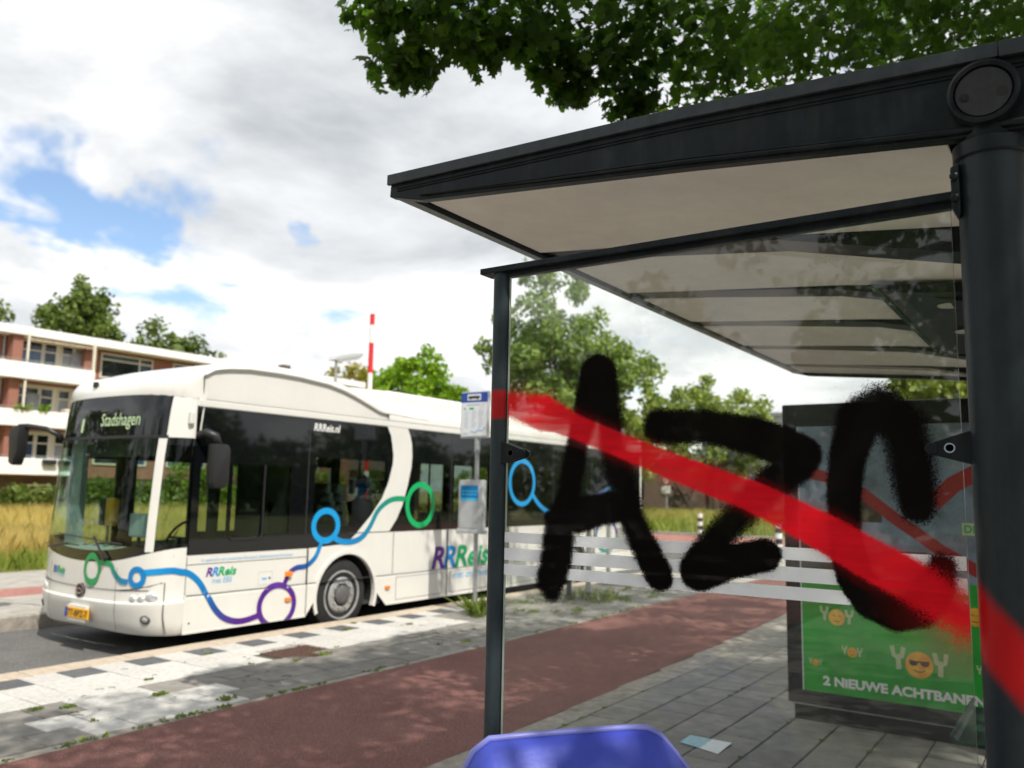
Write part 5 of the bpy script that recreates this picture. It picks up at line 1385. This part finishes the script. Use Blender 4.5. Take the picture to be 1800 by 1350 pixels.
REDS = [[(1.48, 2.009, 0.0274, 0.0117), (1.427, 1.999, 0.0326, 0.0153), (1.324, 1.971, 0.0497, 0.0111), (1.264, 1.949, 0.0379, 0.009), (1.21, 1.926, 0.0318, 0.0088), (1.068, 1.871, 0.0301, 0.0084), (0.917, 1.814, 0.0314, 0.0079), (0.815, 1.778, 0.0331, 0.0075), (0.7, 1.739, 0.0358, 0.0072), (0.611, 1.698, 0.0386, 0.0083), (0.514, 1.65, 0.0421, 0.0079), (0.436, 1.606, 0.0444, 0.0089), (0.348, 1.561, 0.0437, 0.0109), (0.288, 1.524, 0.032, 0.032), (0.228, 1.478, 0.022, 0.050)]]
def sdf(strokes, Y, Z):
    out = np.full(Y.shape, 1e3)
    for s in strokes:
        for (ya, za, ra, wa), (yb, zb, rb, wb) in zip(s[:-1], s[1:]):
            ex, ez = yb-ya, zb-za
            t = np.clip(((Y-ya)*ex+(Z-za)*ez)/(ex*ex+ez*ez), 0, 1)
            d = np.hypot(Y-ya-t*ex, Z-za-t*ez)-(ra+t*(rb-ra))
            out = np.minimum(out, d/((wa+t*(wb-wa))))
    return out
def paint_mat(name, col, thin):
    m, t = nodes_of(name); N, L = t.nodes.new, t.links.new
    o = N('ShaderNodeOutputMaterial'); p = N('ShaderNodeBsdfPrincipled'); p.inputs['Roughness'].default_value = .7; p.inputs['Specular IOR Level'].default_value = .12 if col[0] > .2 else .04
    at = N('ShaderNodeAttribute'); at.attribute_name = 'edge'
    g = N('ShaderNodeNewGeometry')
    n = N('ShaderNodeTexNoise'); n.inputs['Scale'].default_value = 480; n.inputs['Detail'].default_value = 2; L(g.outputs['Position'], n.inputs['Vector'])
    nr = N('ShaderNodeMapRange'); L(n.outputs[0], nr.inputs[0]); nr.inputs[1].default_value = .32; nr.inputs[2].default_value = .68
    n3 = N('ShaderNodeTexNoise'); n3.inputs['Scale'].default_value = 22; n3.inputs['Detail'].default_value = 5; L(g.outputs['Position'], n3.inputs['Vector'])
    e2 = N('ShaderNodeMath'); e2.operation = 'MULTIPLY_ADD'; L(n3.outputs[0], e2.inputs[0]); e2.inputs[1].default_value = .30; L(at.outputs['Fac'], e2.inputs[2])
    f = N('ShaderNodeMapRange'); f.interpolation_type = 'SMOOTHSTEP'; L(e2.outputs[0], f.inputs[0]); f.inputs[1].default_value = -.45; f.inputs[2].default_value = 1.75; f.inputs[3].default_value = 1.0; f.inputs[4].default_value = 0.0
    sb_ = N('ShaderNodeMath'); sb_.operation = 'SUBTRACT'; L(f.outputs[0], sb_.inputs[0]); L(nr.outputs[0], sb_.inputs[1])
    al = N('ShaderNodeMath'); al.operation = 'MULTIPLY_ADD'; al.use_clamp = True; L(sb_.outputs[0], al.inputs[0]); al.inputs[1].default_value = 3.2; al.inputs[2].default_value = .3
    # a faint even veil of overspray under the dots
    mp = N('ShaderNodeMath'); mp.operation = 'POWER'; L(f.outputs[0], mp.inputs[0]); mp.inputs[1].default_value = 2.4
    mx0 = N('ShaderNodeMath'); mx0.operation = 'MAXIMUM'; L(al.outputs[0], mx0.inputs[0]); L(mp.outputs[0], mx0.inputs[1])
    hz = N('ShaderNodeMapRange'); hz.interpolation_type = 'SMOOTHSTEP'; L(e2.outputs[0], hz.inputs[0]); hz.inputs[1].default_value = .4; hz.inputs[2].default_value = 3.6; hz.inputs[3].default_value = .10; hz.inputs[4].default_value = 0.0
    mx1 = N('ShaderNodeMath'); mx1.operation = 'MAXIMUM'; L(mx0.outputs[0], mx1.inputs[0]); L(hz.outputs[0], mx1.inputs[1])
    # coat a little thinner in patches
    n4 = N('ShaderNodeTexNoise'); n4.inputs['Scale'].default_value = 9; n4.inputs['Detail'].default_value = 6; n4.inputs['Roughness'].default_value = .65; L(g.outputs['Position'], n4.inputs['Vector'])
    tn = N('ShaderNodeMapRange'); L(n4.outputs[0], tn.inputs[0]); tn.inputs[1].default_value = .40; tn.inputs[2].default_value = .56; tn.inputs[3].default_value = .99; tn.inputs[4].default_value = 1.0
    mx_ = N('ShaderNodeMath'); mx_.operation = 'MULTIPLY'; L(mx1.outputs[0], mx_.inputs[0]); L(tn.outputs[0], mx_.inputs[1])
    mpp = N('ShaderNodeMapping'); mpp.inputs['Rotation'].default_value = (math.radians(-23), 0, 0); mpp.inputs['Scale'].default_value = (1, 1.2, 14)
    n2 = N('ShaderNodeTexNoise'); n2.inputs['Scale'].default_value = 4; n2.inputs['Detail'].default_value = 4; L(g.outputs['Position'], mpp.inputs[0]); L(mpp.outputs[0], n2.inputs['Vector'])
    c = N('ShaderNodeMix'); c.data_type = 'RGBA'; L(n2.outputs[0], c.inputs[0]); c.inputs[6].default_value = (*thin, 1); c.inputs[7].default_value = (*col, 1)
    L(c.outputs[2], p.inputs['Base Color'])
    tl_ = N('ShaderNodeBsdfTranslucent'); L(c.outputs[2], tl_.inputs[0])
    pm = N('ShaderNodeMixShader'); pm.inputs[0].default_value = .25 if col[0] > .2 else .05; L(p.outputs[0], pm.inputs[1]); L(tl_.outputs[0], pm.inputs[2])
    tr = N('ShaderNodeBsdfTransparent'); mx = N('ShaderNodeMixShader')
    if col[0] > .2:      # thin coat: what lies behind shows faintly between the strands
        sk = N('ShaderNodeMapRange'); L(n2.outputs[0], sk.inputs[0]); sk.inputs[1].default_value = .32; sk.inputs[2].default_value = .62; sk.inputs[3].default_value = .86; sk.inputs[4].default_value = .99
        mu = N('ShaderNodeMath'); mu.operation = 'MULTIPLY'; L(mx_.outputs[0], mu.inputs[0]); L(sk.outputs[0], mu.inputs[1]); L(mu.outputs[0], mx.inputs[0])
    else: L(mx_.outputs[0], mx.inputs[0])
    L(tr.outputs[0], mx.inputs[1]); L(pm.outputs[0], mx.inputs[2]); L(mx.outputs[0], o.inputs[0])
    M[name] = m
paint_mat('spray_black', (.0025, .002, .002), (.005, .004, .0035))
paint_mat('spray_red', (1.0, .010, .028), (.84, .004, .012))
def film(name, m, strokes, x, label):
    h = .005
    ys = np.arange(.222, 1.456, h); zz = np.arange(1.36, 2.19, h)
    Y, Z = np.meshgrid(ys, zz); S = sdf(strokes, Y, Z)
    ny = len(ys); keep = S < 3.5
    q = keep[:-1, :-1] | keep[1:, :-1] | keep[:-1, 1:] | keep[1:, 1:]
    ii, jj = np.nonzero(q); a = ii*ny+jj
    Fq = np.stack([a, a+1, a+ny+1, a+ny], 1)
    used = np.unique(Fq); remap = np.full(Y.size, -1); remap[used] = np.arange(len(used))
    V = np.stack([np.full(len(used), x), Y.ravel()[used], Z.ravel()[used]], 1)
    o = np_mesh(name, V, remap[Fq], m, pane)
    att = o.data.attributes.new('edge', 'FLOAT', 'POINT'); att.data.foreach_set('value', S.ravel()[used].astype(np.float32))
    o['label'] = label
film('graffiti_letters', 'spray_black', BLK, PX-.0072, 'black sprayed letters A Z C on the glass')
film('graffiti_slash', 'spray_red', REDS, PX-.0078, 'red sprayed slash across the letters')

# ------------------------------------------------------------------ advertising panel at the far end of the shelter
AD = empty('advertising_panel', (7.0, 1.3, 0), 'black framed advertising panel with green poster at the far end of the shelter', 'advertising panel')
MB().box(6.93, 7.12, .52, 2.045, .125, 2.486).build('cabinet', 'ad_frame', AD, bevel=.012)
MB().box(6.96, 7.09, .60, 2.0, .0, .125).build('foot', 'ad_frame', AD)
MB().box(6.945, 7.105, .56, 2.03, .115, .124).build('plinth_trim', 'steel', AD)
MB().box(6.926, 6.93, .60, 1.985, .155, 2.33).build('glass_border', 'ad_frame', AD)
PXX = 6.9245
MB().box(PXX, PXX+.0015, .62, 1.916, .233, 1.13).build('poster_lower', 'poster_green', AD)
MB().box(PXX, PXX+.0015, .62, 1.916, 1.13, 2.30).build('poster_upper', 'poster_blue', AD)
MB().box(PXX-.0005, PXX+.001, 1.916, 1.924, .233, 2.30).build('poster_edge', 'film_white', AD)
pm_ = lambda u, v: (PXX-.0015, -u, v)
for pts, w in (([(1.9, 1.95), (1.65, 1.88), (1.42, 1.76), (1.2, 1.58), (1.10, 1.51), (.9, 1.36), (.66, 1.22)], .09), ([(.62, 1.95), (.8, 1.85), (.95, 1.7)], .12)):
    mb = MB(); up = []; dn = []
    for i, p in enumerate(pts):
        d = Vector(pts[min(i+1, len(pts)-1)])-Vector(pts[max(i-1, 0)]); d.normalize(); nn = Vector((-d.y, d.x))*w/2
        up.append((PXX-.001, p[0]+nn.x, p[1]+nn.y)); dn.append((PXX-.001, p[0]-nn.x, p[1]-nn.y))
    mb.grid([up, dn]).build('printed_track', 'poster_red', AD)
for a, b, c, d in ((1.62, 1.916, 1.13, 1.62), (1.0, 1.3, 1.13, 1.34), (1.3, 1.55, 1.55, 1.72)): MB().box(PXX-.0006, PXX-.0003, a, b, c, d).build('printed_rocks', 'poster_brown', AD)
MB().box(PXX-.0008, PXX-.0004, .62, .76, 1.48, 1.57).build('printed_sign', 'poster_cream', AD)
text_fit('DE', -.745, -.655, 1.50, .055, pm_, 'printed_letters', 'r_green', AD, 0, .02)
text_fit('2 NiEUWE ACHTBANEN', -1.768, -.66, .294, .066, pm_, 'headline', 'print_white', AD, 0, .045)
def smiley(cy, cz, r, kind):
    n = 28
    fc = MB().add([(PXX-.0012, cy+r*math.cos(t)*.98, cz+r*math.sin(t)) for t in np.linspace(0, 2*math.pi, n, endpoint=False)], [tuple(range(n))])
    f_ = fc.build('round_face', 'poster_yellow', AD, fixn=False)
    mb = MB(); L_ = lambda u, v: (PXX-.002, cy-u*r, cz+v*r)
    if kind == 'shades':
        for s in (-1, 1): mb.add([L_(s*.08, .28), L_(s*.72, .34), L_(s*.68, .02), L_(s*.5, -.10), L_(s*.25, -.08), L_(s*.1, .08)], [tuple(range(6))])
        mb.add([L_(-.1, .30), L_(.1, .30), L_(.1, .18), L_(-.1, .18)], [(0, 1, 2, 3)])
    else:
        for s in (-1, 1): mb.grid([[L_(s*.35+.18*math.cos(t), .12+.14*math.sin(t)) for t in np.linspace(.2, math.pi-.2, 7)], [L_(s*.35+.18*math.cos(t), .05+.14*math.sin(t)) for t in np.linspace(.2, math.pi-.2, 7)]])
    t_ = np.linspace(-math.pi*.85, -math.pi*.15, 10)
    mb.grid([[L_(.45*math.cos(t), -.2+.28*math.sin(t)) for t in t_], [L_(.45*math.cos(t), -.28+.28*math.sin(t)) for t in t_]])
    mb.build('face_features', 'poster_brown', f_, fixn=False)
def why(cy, cz, s, flip):
    """fat block Y of the printed word"""
    P_ = [(-.5, .75), (-.22, .8), (-.15, .25), (.12, .28), (.22, .78), (.5, .74), (.38, .05), (.16, -.05), (.2, -.7), (-.12, -.75), (-.14, -.05), (-.38, .1)]
    mb = MB().add([(PXX-.0011, cy-u*s*(flip), cz+v*s) for u, v in P_], [tuple(range(len(P_)))])
    mb.build('printed_y', 'poster_cream', AD, fixn=False)
for cy, cz, r, k in ((1.081, .526, .095, 'shades'), (1.653, .811, .062, 'smile'), (1.547, .559, .037, 'smile'), (1.823, .452, .025, 'smile'), (.70, .905, .065, 'smile'), (.64, .53, .035, 'smile')):
    smiley(cy, cz, r, k)
    why(cy+r*1.5, cz+r*.35, r*1.15, 1); why(cy-r*1.5, cz+r*.15, r*1.15, -1)

# ------------------------------------------------------------------ street furniture
SG = empty('bus_stop_sign', (9.66, 7.2, 0), 'bus stop pole with blue-topped timetable board and small departure display', 'bus stop sign')
MB().tube([(9.66, 7.2, -.02), (9.66, 7.23, 2.52)], .031, 14).build('pole', 'galvanised', SG, smooth=True)
MB().tube([(9.66, 7.226, 2.28), (9.66, 7.229, 2.52)], .042, 14).tube([(9.63, 7.16, 2.31), (9.63, 7.19, 2.31)], .015, 6).build('clamp', 'galvanised', SG, smooth=True)
bd_ = MB().box(9.62, 9.68, 7.02, 7.51, 2.48, 3.16).build('board', 'sign_grey', SG, bevel=.012)
MB().box(9.614, 9.62, 7.04, 7.49, 2.51, 3.0).build('timetable', 'sign_white', bd_)
MB().box(9.613, 9.62, 7.03, 7.50, 3.0, 3.145).build('blue_header', 'sign_blue', bd_)
MB().box(9.610, 9.6125, 7.145, 7.385, 3.03, 3.12).build('bus_symbol_plate', 'sign_white', bd_, bevel=.001)
MB().box(9.6085, 9.6095, 7.165, 7.365, 3.055, 3.095).build('bus_symbol', 'print_black', bd_)
for y in (7.20, 7.33): MB().lathe([(.013, 0), (.013, -.002)], (9.6085, y, 3.052), 'X', 12).build('bus_symbol_wheel', 'print_black', bd_)
tb = MB(); rr_ = random.Random(5)
for r in range(9):
    for c in range(3):
        y = 7.44-c*.13; z = 2.86-r*.028
        tb.box(9.6125, 9.614, y-.05-rr_.random()*.04, y, z, z+.008)
tb.build('timetable_lines', 'print_palegrey', bd_)
for ya, yb in ((7.42, 7.45), (7.27, 7.35)): MB().box(9.612, 9.614, ya, yb, 2.895, 2.925).build('route_tag', 'r_green', bd_)
wv = MB().tube([(9.612, 7.32-i*.02, 2.56+.02*math.sin(i*1.1)+i*.004) for i in range(14)], .004, 5); wv.build('timetable_wave', 'print_lightblue', bd_)
text_fit('RRReis', -7.46, -7.36, 2.535, .022, lambda u, v: (9.6125, -u, v), 'timetable_logo', 'r_blue', bd_, .2)
MB().box(9.6125, 9.614, 7.16, 7.40, 2.955, 2.972).build('stop_name_line', 'print_palegrey', bd_)
dpb = MB().box(9.60, 9.70, 7.07, 7.50, 1.14, 1.88).build('departure_display', 'sign_grey', SG, bevel=.02, smooth=True)
MB().box(9.585, 9.71, 7.05, 7.52, 1.12, 1.18).build('display_sill', 'sign_grey', dpb, bevel=.012)
MB().box(9.594, 9.60, 7.145, 7.455, 1.20, 1.58).build('display_blank', 'sign_grey', dpb)
sc_ = MB().box(9.593, 9.60, 7.145, 7.455, 1.62, 1.80).build('screen', 'screen_blue', dpb)
MB().box(9.593, 9.60, 7.145, 7.455, 1.58, 1.62).build('screen_footer', 'screen_cyan', dpb)
for z in (1.665, 1.71):
    for y in (7.42, 7.36, 7.31, 7.26, 7.20): MB().box(9.591, 9.593, y-.035, y, z, z+.018).build('screen_text', 'screen_cyan', sc_)
for nm, x, y, h, m, lb in (('steel_post', 12.14, 6.76, 1.35, 'galvanised', 'grey post with black foot in weeds beyond the shelter glass'), ('steel_post', 14.9, 7.85, 1.5, 'galvanised', 'farther plain grey post near the kerb behind the glass'), ('painted_post', 11.93, 7.0, 1.0, 'post_navy', 'short dark blue post left of the grey posts')):
    p = empty(nm, (x, y, 0), lb, 'post')
    MB().tube([(x, y, .12 if x < 14 else -.01), (x, y, h)], .045, 12).build('shaft', m, p, smooth=True)
    MB().tube([(x, y, -.01), (x, y, .13)], .05, 12).build('foot', 'post_black', p, smooth=True)
    MB().lathe([(.046, 0), (.04, .012), (.02, .02)], (x, y, h), 'Z', 12).build('cap', m, p)
for (x, y, h, lb) in ((32.6, 13.0, .95, 'black and white banded bollard left, on the kerb before the meadow'), (25.2, 7.6, .95, 'black and white banded bollard right, beside the cycle path end')):
    b = empty('bollard', (x, y, 0), lb, 'bollard', 'banded bollards at the side street')
    n = 6
    for k in range(n):
        MB().lathe([(.10, 0), (.10, h/n), (.09 if k == n-1 else .10, h/n+.002)], (x, y, k*h/n), 'Z', 16).build('band', 'paint_white' if k % 2 else 'post_black', b, smooth=True)
rs_ = empty('traffic_sign', (55, 24.4, 0), 'small white and red traffic sign on a pole before the brick building', 'traffic sign')
MB().tube([(55, 24.4, -.1), (55, 24.4, 2.9)], .06, 8).build('pole', 'galvanised', rs_)
MB().lathe([(.34, 0), (.34, -.03)], (54.9, 24.4, 2.65), 'X', 24).build('red_disc', 'paint_red', rs_)
MB().lathe([(.22, 0), (.22, -.012)], (54.868, 24.4, 2.65), 'X', 24).build('white_disc', 'paint_white', rs_)
MB().box(54.87, 54.9, 24.05, 24.75, 1.75, 2.28).build('text_plate', 'paint_white', rs_)
# striped boom pole behind the bus
BP = empty('striped_pole', (20.6, 20, 0), 'tall red and white striped pole rising behind the bus roof', 'pole')
zz_ = 0.0; k = 0
while zz_ < 7.6:
    h_ = min(1.05 if k % 2 else .62, 7.69-zz_)
    MB().lathe([(.085, 0), (.085, h_)], (20.52, 20, zz_), 'Z', 14).build('stripe', 'paint_red' if (k % 2 == 1) else 'paint_white', BP, smooth=True); zz_ += h_; k += 1
# street lamp
LP = empty('street_lamp', (28.5, 30, 0), 'street lamp with a flat pale lantern above the bus roof', 'street lamp')
MB().tube([(28.4, 30, 0), (28.4, 30, 7.9)], [.11, .065], 10).build('mast', 'galvanised', LP, smooth=True)
MB().prism([(28.0, 7.86), (28.2, 8.10), (29.4, 8.42), (29.95, 8.52), (30.1, 8.42), (29.9, 8.25), (28.5, 7.88)], 29.78, 30.22, lambda u, v, d: (u, d, v)).build('lantern', 'sign_grey', LP, bevel=.06, smooth=True)
MB().prism([(28.6, 7.86), (29.9, 8.22), (29.8, 8.16), (28.7, 7.80)], 29.85, 30.15, lambda u, v, d: (u, d, v)).build('lamp_glass', 'film_white', LP)
# blue bin in front of the pane
BN = empty('litter_bin', (1.6, .95, 0), 'blue plastic litter bin with rounded lid in front of the glass pane', 'litter bin')
cA, cB = Vector((1.49, 1.06)), Vector((1.775, .82))
mid = (cA+cB)/2; ax = (cB-cA).normalized(); bx = Vector((-ax.y, ax.x))
if bx.dot(mid) < 0: bx = -bx
def bn(u, v, z): p = mid+ax*u+bx*v; return (p.x, p.y, z)
W_ = .225
prof = [(u, 1.218+z) for u, z in ((-.275, -.26), (-.255, -.12), (-.243, -.06), (-.222, -.022), (-.19, 0.0), (-.1, .003), (0, .005), (.13, .006), (.17, .003), (.20, -.012), (.235, -.05), (.285, -.11), (.31, -.26))]
rows = []
for v, dz, sc in ((-.13, -.16, .98), (-.10, -.10, 1.0), (-.03, -.018, 1.0), (-.012, -.003, 1.0), (.004, .004, 1.0), (.02, -.002, 1.0), (.12, -.06, .97), (.22, -.14, .92)):
    rows.append([bn(u*sc, v, z+dz) for u, z in prof])
lid = MB().grid(rows).build('lid', 'bin_blue', BN, smooth='all')
MB().tube([bn(u, .0, z+.004) for u, z in prof], .007, 8, cap=False).build('lid_rim', 'bin_rim', lid, smooth='all')
ring_ = lambda z, s: [bn(u*s, v*s*.78+.05, z) for u, v in ((-.24, -.2), (-.1, -.235), (.1, -.235), (.25, -.2), (.27, 0), (.25, .2), (.1, .235), (-.1, .235), (-.24, .2), (-.26, 0))]
MB().grid([ring_(.0, .82), ring_(.06, .84), ring_(.92, .98), ring_(1.02, 1.0)], closed=True).build('body', 'bin_blue', BN, smooth='all')
# flyer
fl = empty('flyer', (5.83, 2.3, 0), 'blue and white printed flyer lying flat on the paving', 'paper')
MB().add([(5.964, 2.468, .006), (5.957, 2.30, .007), (5.705, 2.295, .006), (5.742, 2.455, .009)], [(0, 1, 2, 3)]).build('blue_half', 'flyer_blue', fl)
MB().add([(5.957, 2.30, .007), (5.952, 2.153, .010), (5.661, 2.148, .005), (5.705, 2.295, .006)], [(0, 1, 2, 3)]).build('white_half', 'flyer_white', fl)

# ------------------------------------------------------------------ weeds, moss, litter
def tufts(name, label, spots, m, seed, cat='weeds'):
    g = np.random.default_rng(seed); Vs = []; 
    for (x, y, z, r, h, n) in spots:
        for _ in range(n):
            a = g.uniform(0, 2*np.pi); q = r*g.random()**.6; bx_, by_ = x+q*np.cos(a), y+q*np.sin(a)*.6
            hh = h*g.uniform(.4, 1.1); w = g.uniform(.004, .010); b = g.uniform(0, np.pi); l = g.normal(0, .6, 2)*hh
            dx, dy = w*np.cos(b), w*np.sin(b)
            Vs.append([(bx_-dx, by_-dy, z), (bx_+dx, by_+dy, z), (bx_+dx*1.6+l[0]*.5, by_+dy*1.6+l[1]*.5, z+hh*.6), (bx_+l[0], by_+l[1], z+hh), (bx_-dx*1.6+l[0]*.5, by_-dy*1.6+l[1]*.5, z+hh*.6)])
    V = np.array(Vs).reshape(-1, 3); F_ = np.arange(len(V)).reshape(-1, 5)
    return tag(np_mesh(name, V, F_, m), label, cat, None, 'stuff')
gr = random.Random(21)
sp_ = []
for x in np.arange(2.6, 12.5, .07):                     # along the edge of the cycle path
    if gr.random() < (.5 if x < 5.5 else .22): sp_.append((x, float(np.interp(x, [p[0] for p in PL], [p[1] for p in PL]))+.03, 0, .05, gr.uniform(.012, .032), 10))
for _ in range(42):                                    # in the joints of the platform
    r = gr.randrange(1, 7); x = X0+PT*gr.randrange(0, 36)+gr.uniform(0, .3); sp_.append((x, ROWS[r], 0, .05, gr.uniform(.008, .022), 8))
for x, y, s in ((4.30, 6.44, 1.6), (5.93, 6.64, 1.0), (6.35, 6.66, 1.8), (3.63, 6.62, 1.3), (3.45, 6.75, 1.2), (5.6, 7.6, 1), (7.6, 7.62, 1.3), (8.0, 7.9, 1.1), (4.55, 7.0, 1.0), (7.9, 6.0, 1.4), (4.55, 5.9, 1.8), (8.4, 7.3, 1.2), (9.4, 6.6, 1)):
    sp_.append((x, y, 0, .05*s, .017*s, int(32*s)))
for _ in range(60): sp_.append((gr.uniform(10.2, 14), gr.uniform(6.1, 7.7), 0, .12, gr.uniform(.02, .06), 18))
for _ in range(12): sp_.append((12.15+gr.uniform(-.4, .5), 6.75+gr.uniform(-.3, .3), 0, .12, gr.uniform(.10, .22), 26))
for _ in range(40):
    r = gr.randrange(0, 8); sp_.append((gr.uniform(3.6, 9), 3.33-.333*r, 0, .03, .012, 8))
tufts('joint_weeds', 'small grassy weeds sprouting from the paving joints', sp_, 'weed_green', 5)
WP = empty('weed_clump', (9.66, 7.1, 0), 'leafy weed clump at the foot of the bus stop pole', 'plant')
wsp = [(9.66+gr.uniform(-.16, .16), 7.1+gr.uniform(-.14, .14), 0, .08, gr.uniform(.12, .34), 20) for _ in range(14)]
o_ = tufts('stalks', None, wsp, 'weed_green', 6); o_.parent = WP; o_.location = (-9.66, -7.1, 0)
for k in ('kind', 'category', 'label'):
    if k in o_: del o_[k]
ms = []
for x, y, s in ((2.06, .93, 1), (2.07, .86, .8), (2.06, .80, 1.6), (2.07, .76, 1.4), (2.06, .66, 1), (2.06, .60, 1.2), (2.07, 1.1, .6), (2.06, 1.02, .7), (2.07, .42, .5), (2.3, 1.3, .8), (2.4, .9, 1)):
    z = float(np.interp(y, [p[0] for p in reversed(TOPY)], [p[1] for p in reversed(TOPY)]))+.002
    for _ in range(int(4*s)): ms.append((x+gr.uniform(.0, .06), y+gr.uniform(-.03, .03), z, .010, .011*s, 14))
tufts('roof_moss', 'pale moss and sedum growing on the shelter roof edge', ms, 'moss', 7, 'moss')
# twigs and dead leaves on the platform
tw = MB()
for _ in range(46):
    x, y, a = gr.uniform(3.0, 9.5), gr.uniform(5.75, 7.8), gr.uniform(0, 3.1); L_ = gr.uniform(.02, .09)
    tw.tube([(x, y, .003), (x+L_*.5*math.cos(a), y+L_*.5*math.sin(a), .006), (x+L_*math.cos(a+.3), y+L_*math.sin(a+.3), .003)], .0025, 4)
tag(tw.build('twigs', 'bark'), 'dry twigs and bits scattered on the tiles', 'litter', None, 'stuff')

# ------------------------------------------------------------------ the maple over the shelter
MP = empty('maple_tree', (7.4, -2.6, 0), 'large maple overhanging the shelter with dark lobed leaves', 'tree')
rs = random.Random(99)
R_cam = [Vector((0.564216, -0.825398, 0.019458)), Vector((-0.115636, -0.055666, 0.991731)), Vector((0.817489, 0.561801, 0.126854))]
BND = [(600, -30), (612, 10), (640, 25), (668, 70), (680, 140), (700, 152), (740, 150), (752, 105), (790, 90), (835, 118), (860, 98), (905, 92), (945, 95), (960, 130), (985, 180), (1015, 178), (1035, 145), (1075, 140), (1090, 205), (1110, 215), (1180, 195), (1900, 60)]
bxs, bys = zip(*BND)
def outside(p, r):
    """the crown's open edge towards the street: nothing hangs lower than the outline of the real crown"""
    d = Vector(p)-Vector((0, 0, 1.74)); z = d.dot(R_cam[2])
    if z < .3: return False
    x, y = 900+1463*d.dot(R_cam[0])/z, 675-1463*d.dot(R_cam[1])/z
    m = 1463*r/z
    if y < -80 or x > 1950 or x < -200: return y > -80 and x < 580 and x > -300
    if x-m < 612: return True
    return y+m*.75 > float(np.interp(x, bxs, bys))+8
cs, rd = [], []
tries = 0
while len(cs) < 640 and tries < 60000:
    tries += 1
    u = Vector((rs.gauss(0, 1), rs.gauss(0, 1), rs.gauss(0, 1))).normalized()*(rs.random()**.36)
    p = (6.2+u.x*7.2, -1.5+u.y*6.4, 7.6+u.z*3.3)
    if p[2] < 4.7: continue
    r = rs.uniform(.32, .6)
    if outside(p, r): continue
    if p[1] > 6.6-.709*p[2]+rs.uniform(-.45, .25)+(3.2 if p[0] > 7.6 else 0): continue  # crown shaped so its shadow stops short of the white tiles
    if p[0] < .2 and p[1] > -1: continue
    cs.append(p); rd.append(r)
for _ in range(55):  # clumps added above the view, so fewer sun flecks reach the cycle path
    cs.append((rs.uniform(.2, 6.5), rs.uniform(-3.2, .9), rs.uniform(6.2, 8.0))); rd.append(rs.uniform(.4, .6))
for _ in range(60):                    # clumps added out of view, to keep the bin in even shade
    cs.append((rs.uniform(-2.2, 2.4), rs.uniform(-6.0, -1.4), rs.uniform(6.0, 8.4))); rd.append(rs.uniform(.4, .65))
# hanging ends of the lowest limbs
hang = [(655, 8, 5.6, .22), (690, 60, 5.7, .30), (705, 118, 5.9, .24), (725, 125, 5.8, .2), (730, 30, 5.6, .36), (790, 45, 5.7, .34), (830, 85, 5.8, .24), (850, 55, 5.7, .3), (880, 70, 5.9, .22), (920, 50, 5.8, .30), (965, 90, 6.0, .25), (985, 140, 6.1, .22), (1000, 155, 6.1, .18), (1020, 80, 6.0, .34), (1060, 105, 6.2, .26), (1095, 60, 6.2, .36), (1100, 165, 6.4, .24), (1110, 195, 6.4, .18), (1150, 130, 6.4, .36), (1200, 90, 6.4, .4), (1240, 140, 6.6, .3), (1300, 60, 6.5, .45), (1350, 110, 6.8, .4), (1420, 50, 6.8, .45), (1480, 90, 7.0, .4), (1560, 30, 7.0, .45), (1640, 50, 7.0, .45), (1720, 20, 7.0, .45), (760, 0, 5.5, .35), (860, 0, 5.6, .4), (960, 10, 5.8, .4), (1080, 0, 6, .45), (1180, 20, 6.2, .45), (1250, 30, 7.6, .6), (1330, 20, 8, .6), (1400, 90, 8, .55), (1450, 10, 8.2, .6), (1520, 70, 8.2, .6), (1580, 100, 8.4, .5), (1600, 10, 8.4, .6), (1660, 75, 8.6, .55), (1700, 40, 8.6, .6), (1770, 60, 8.8, .6), (1780, 5, 8.8, .6), (1290, 110, 7.8, .5), (1360, 60, 7.4, .5), (1840, 30, 8.5, .6)]
for px, py, dist, r in hang:
    d = (R_cam[0]*(px-900)-R_cam[1]*(py-675)+R_cam[2]*1463).normalized()
    p = Vector((0, 0, 1.74))+d*dist; cs.append(tuple(p)); rd.append(r)
leaf_cloud('crown', cs, rd, 96, .088, 'leaf_maple', MP, 77, 'maple', up=.8, flat=.75)
tk = MB()
limb(tk, (7.4, -2.6, -.1), (7.2, -2.4, 5.2), .34, .24, rs, .12, 6)
low = [c for c in cs if c[1] < -.8]
for q in range(16):
    limb(tk, (7.2, -2.4, rs.uniform(3.8, 5.2)), low[rs.randrange(len(low))], .11, .02, rs, .45, 6)
for c in cs[-47:-14:2]:
    limb(tk, (7.0+rs.uniform(-.5, .5), -1.2+rs.uniform(-.6, .6), 8.0), c, .020, .004, rs, .55, 9)
tk.build('trunk', 'bark', MP, smooth='all')

M2 = empty('maple_tree', (-5.6, -0.6, 0), 'second maple behind the viewer, its leaves mirrored in the shelter glass', 'tree')
rs = random.Random(5)
c2 = []
while len(c2) < 120:
    u = Vector((rs.gauss(0, 1), rs.gauss(0, 1), rs.gauss(0, 1))).normalized()*(rs.random()**.36)
    p = (-5.6+u.x*4.2, -.4+u.y*4.4, 6.0+u.z*2.9)
    if p[2] > 3.0: c2.append(p)
leaf_cloud('crown', c2, [rs.uniform(.4, .7) for _ in c2], 62, .13, 'leaf_maple', M2, 78, 'maple', up=.8, flat=.75)
t2 = MB(); limb(t2, (-5.6, -.6, -.1), (-5.6, -.5, 4.4), .3, .2, rs, .1, 5)
for q in range(10): limb(t2, (-5.6, -.5, rs.uniform(3.4, 4.4)), c2[rs.randrange(len(c2))], .1, .02, rs, .3, 5)
t2.build('trunk', 'bark', M2, smooth='all')
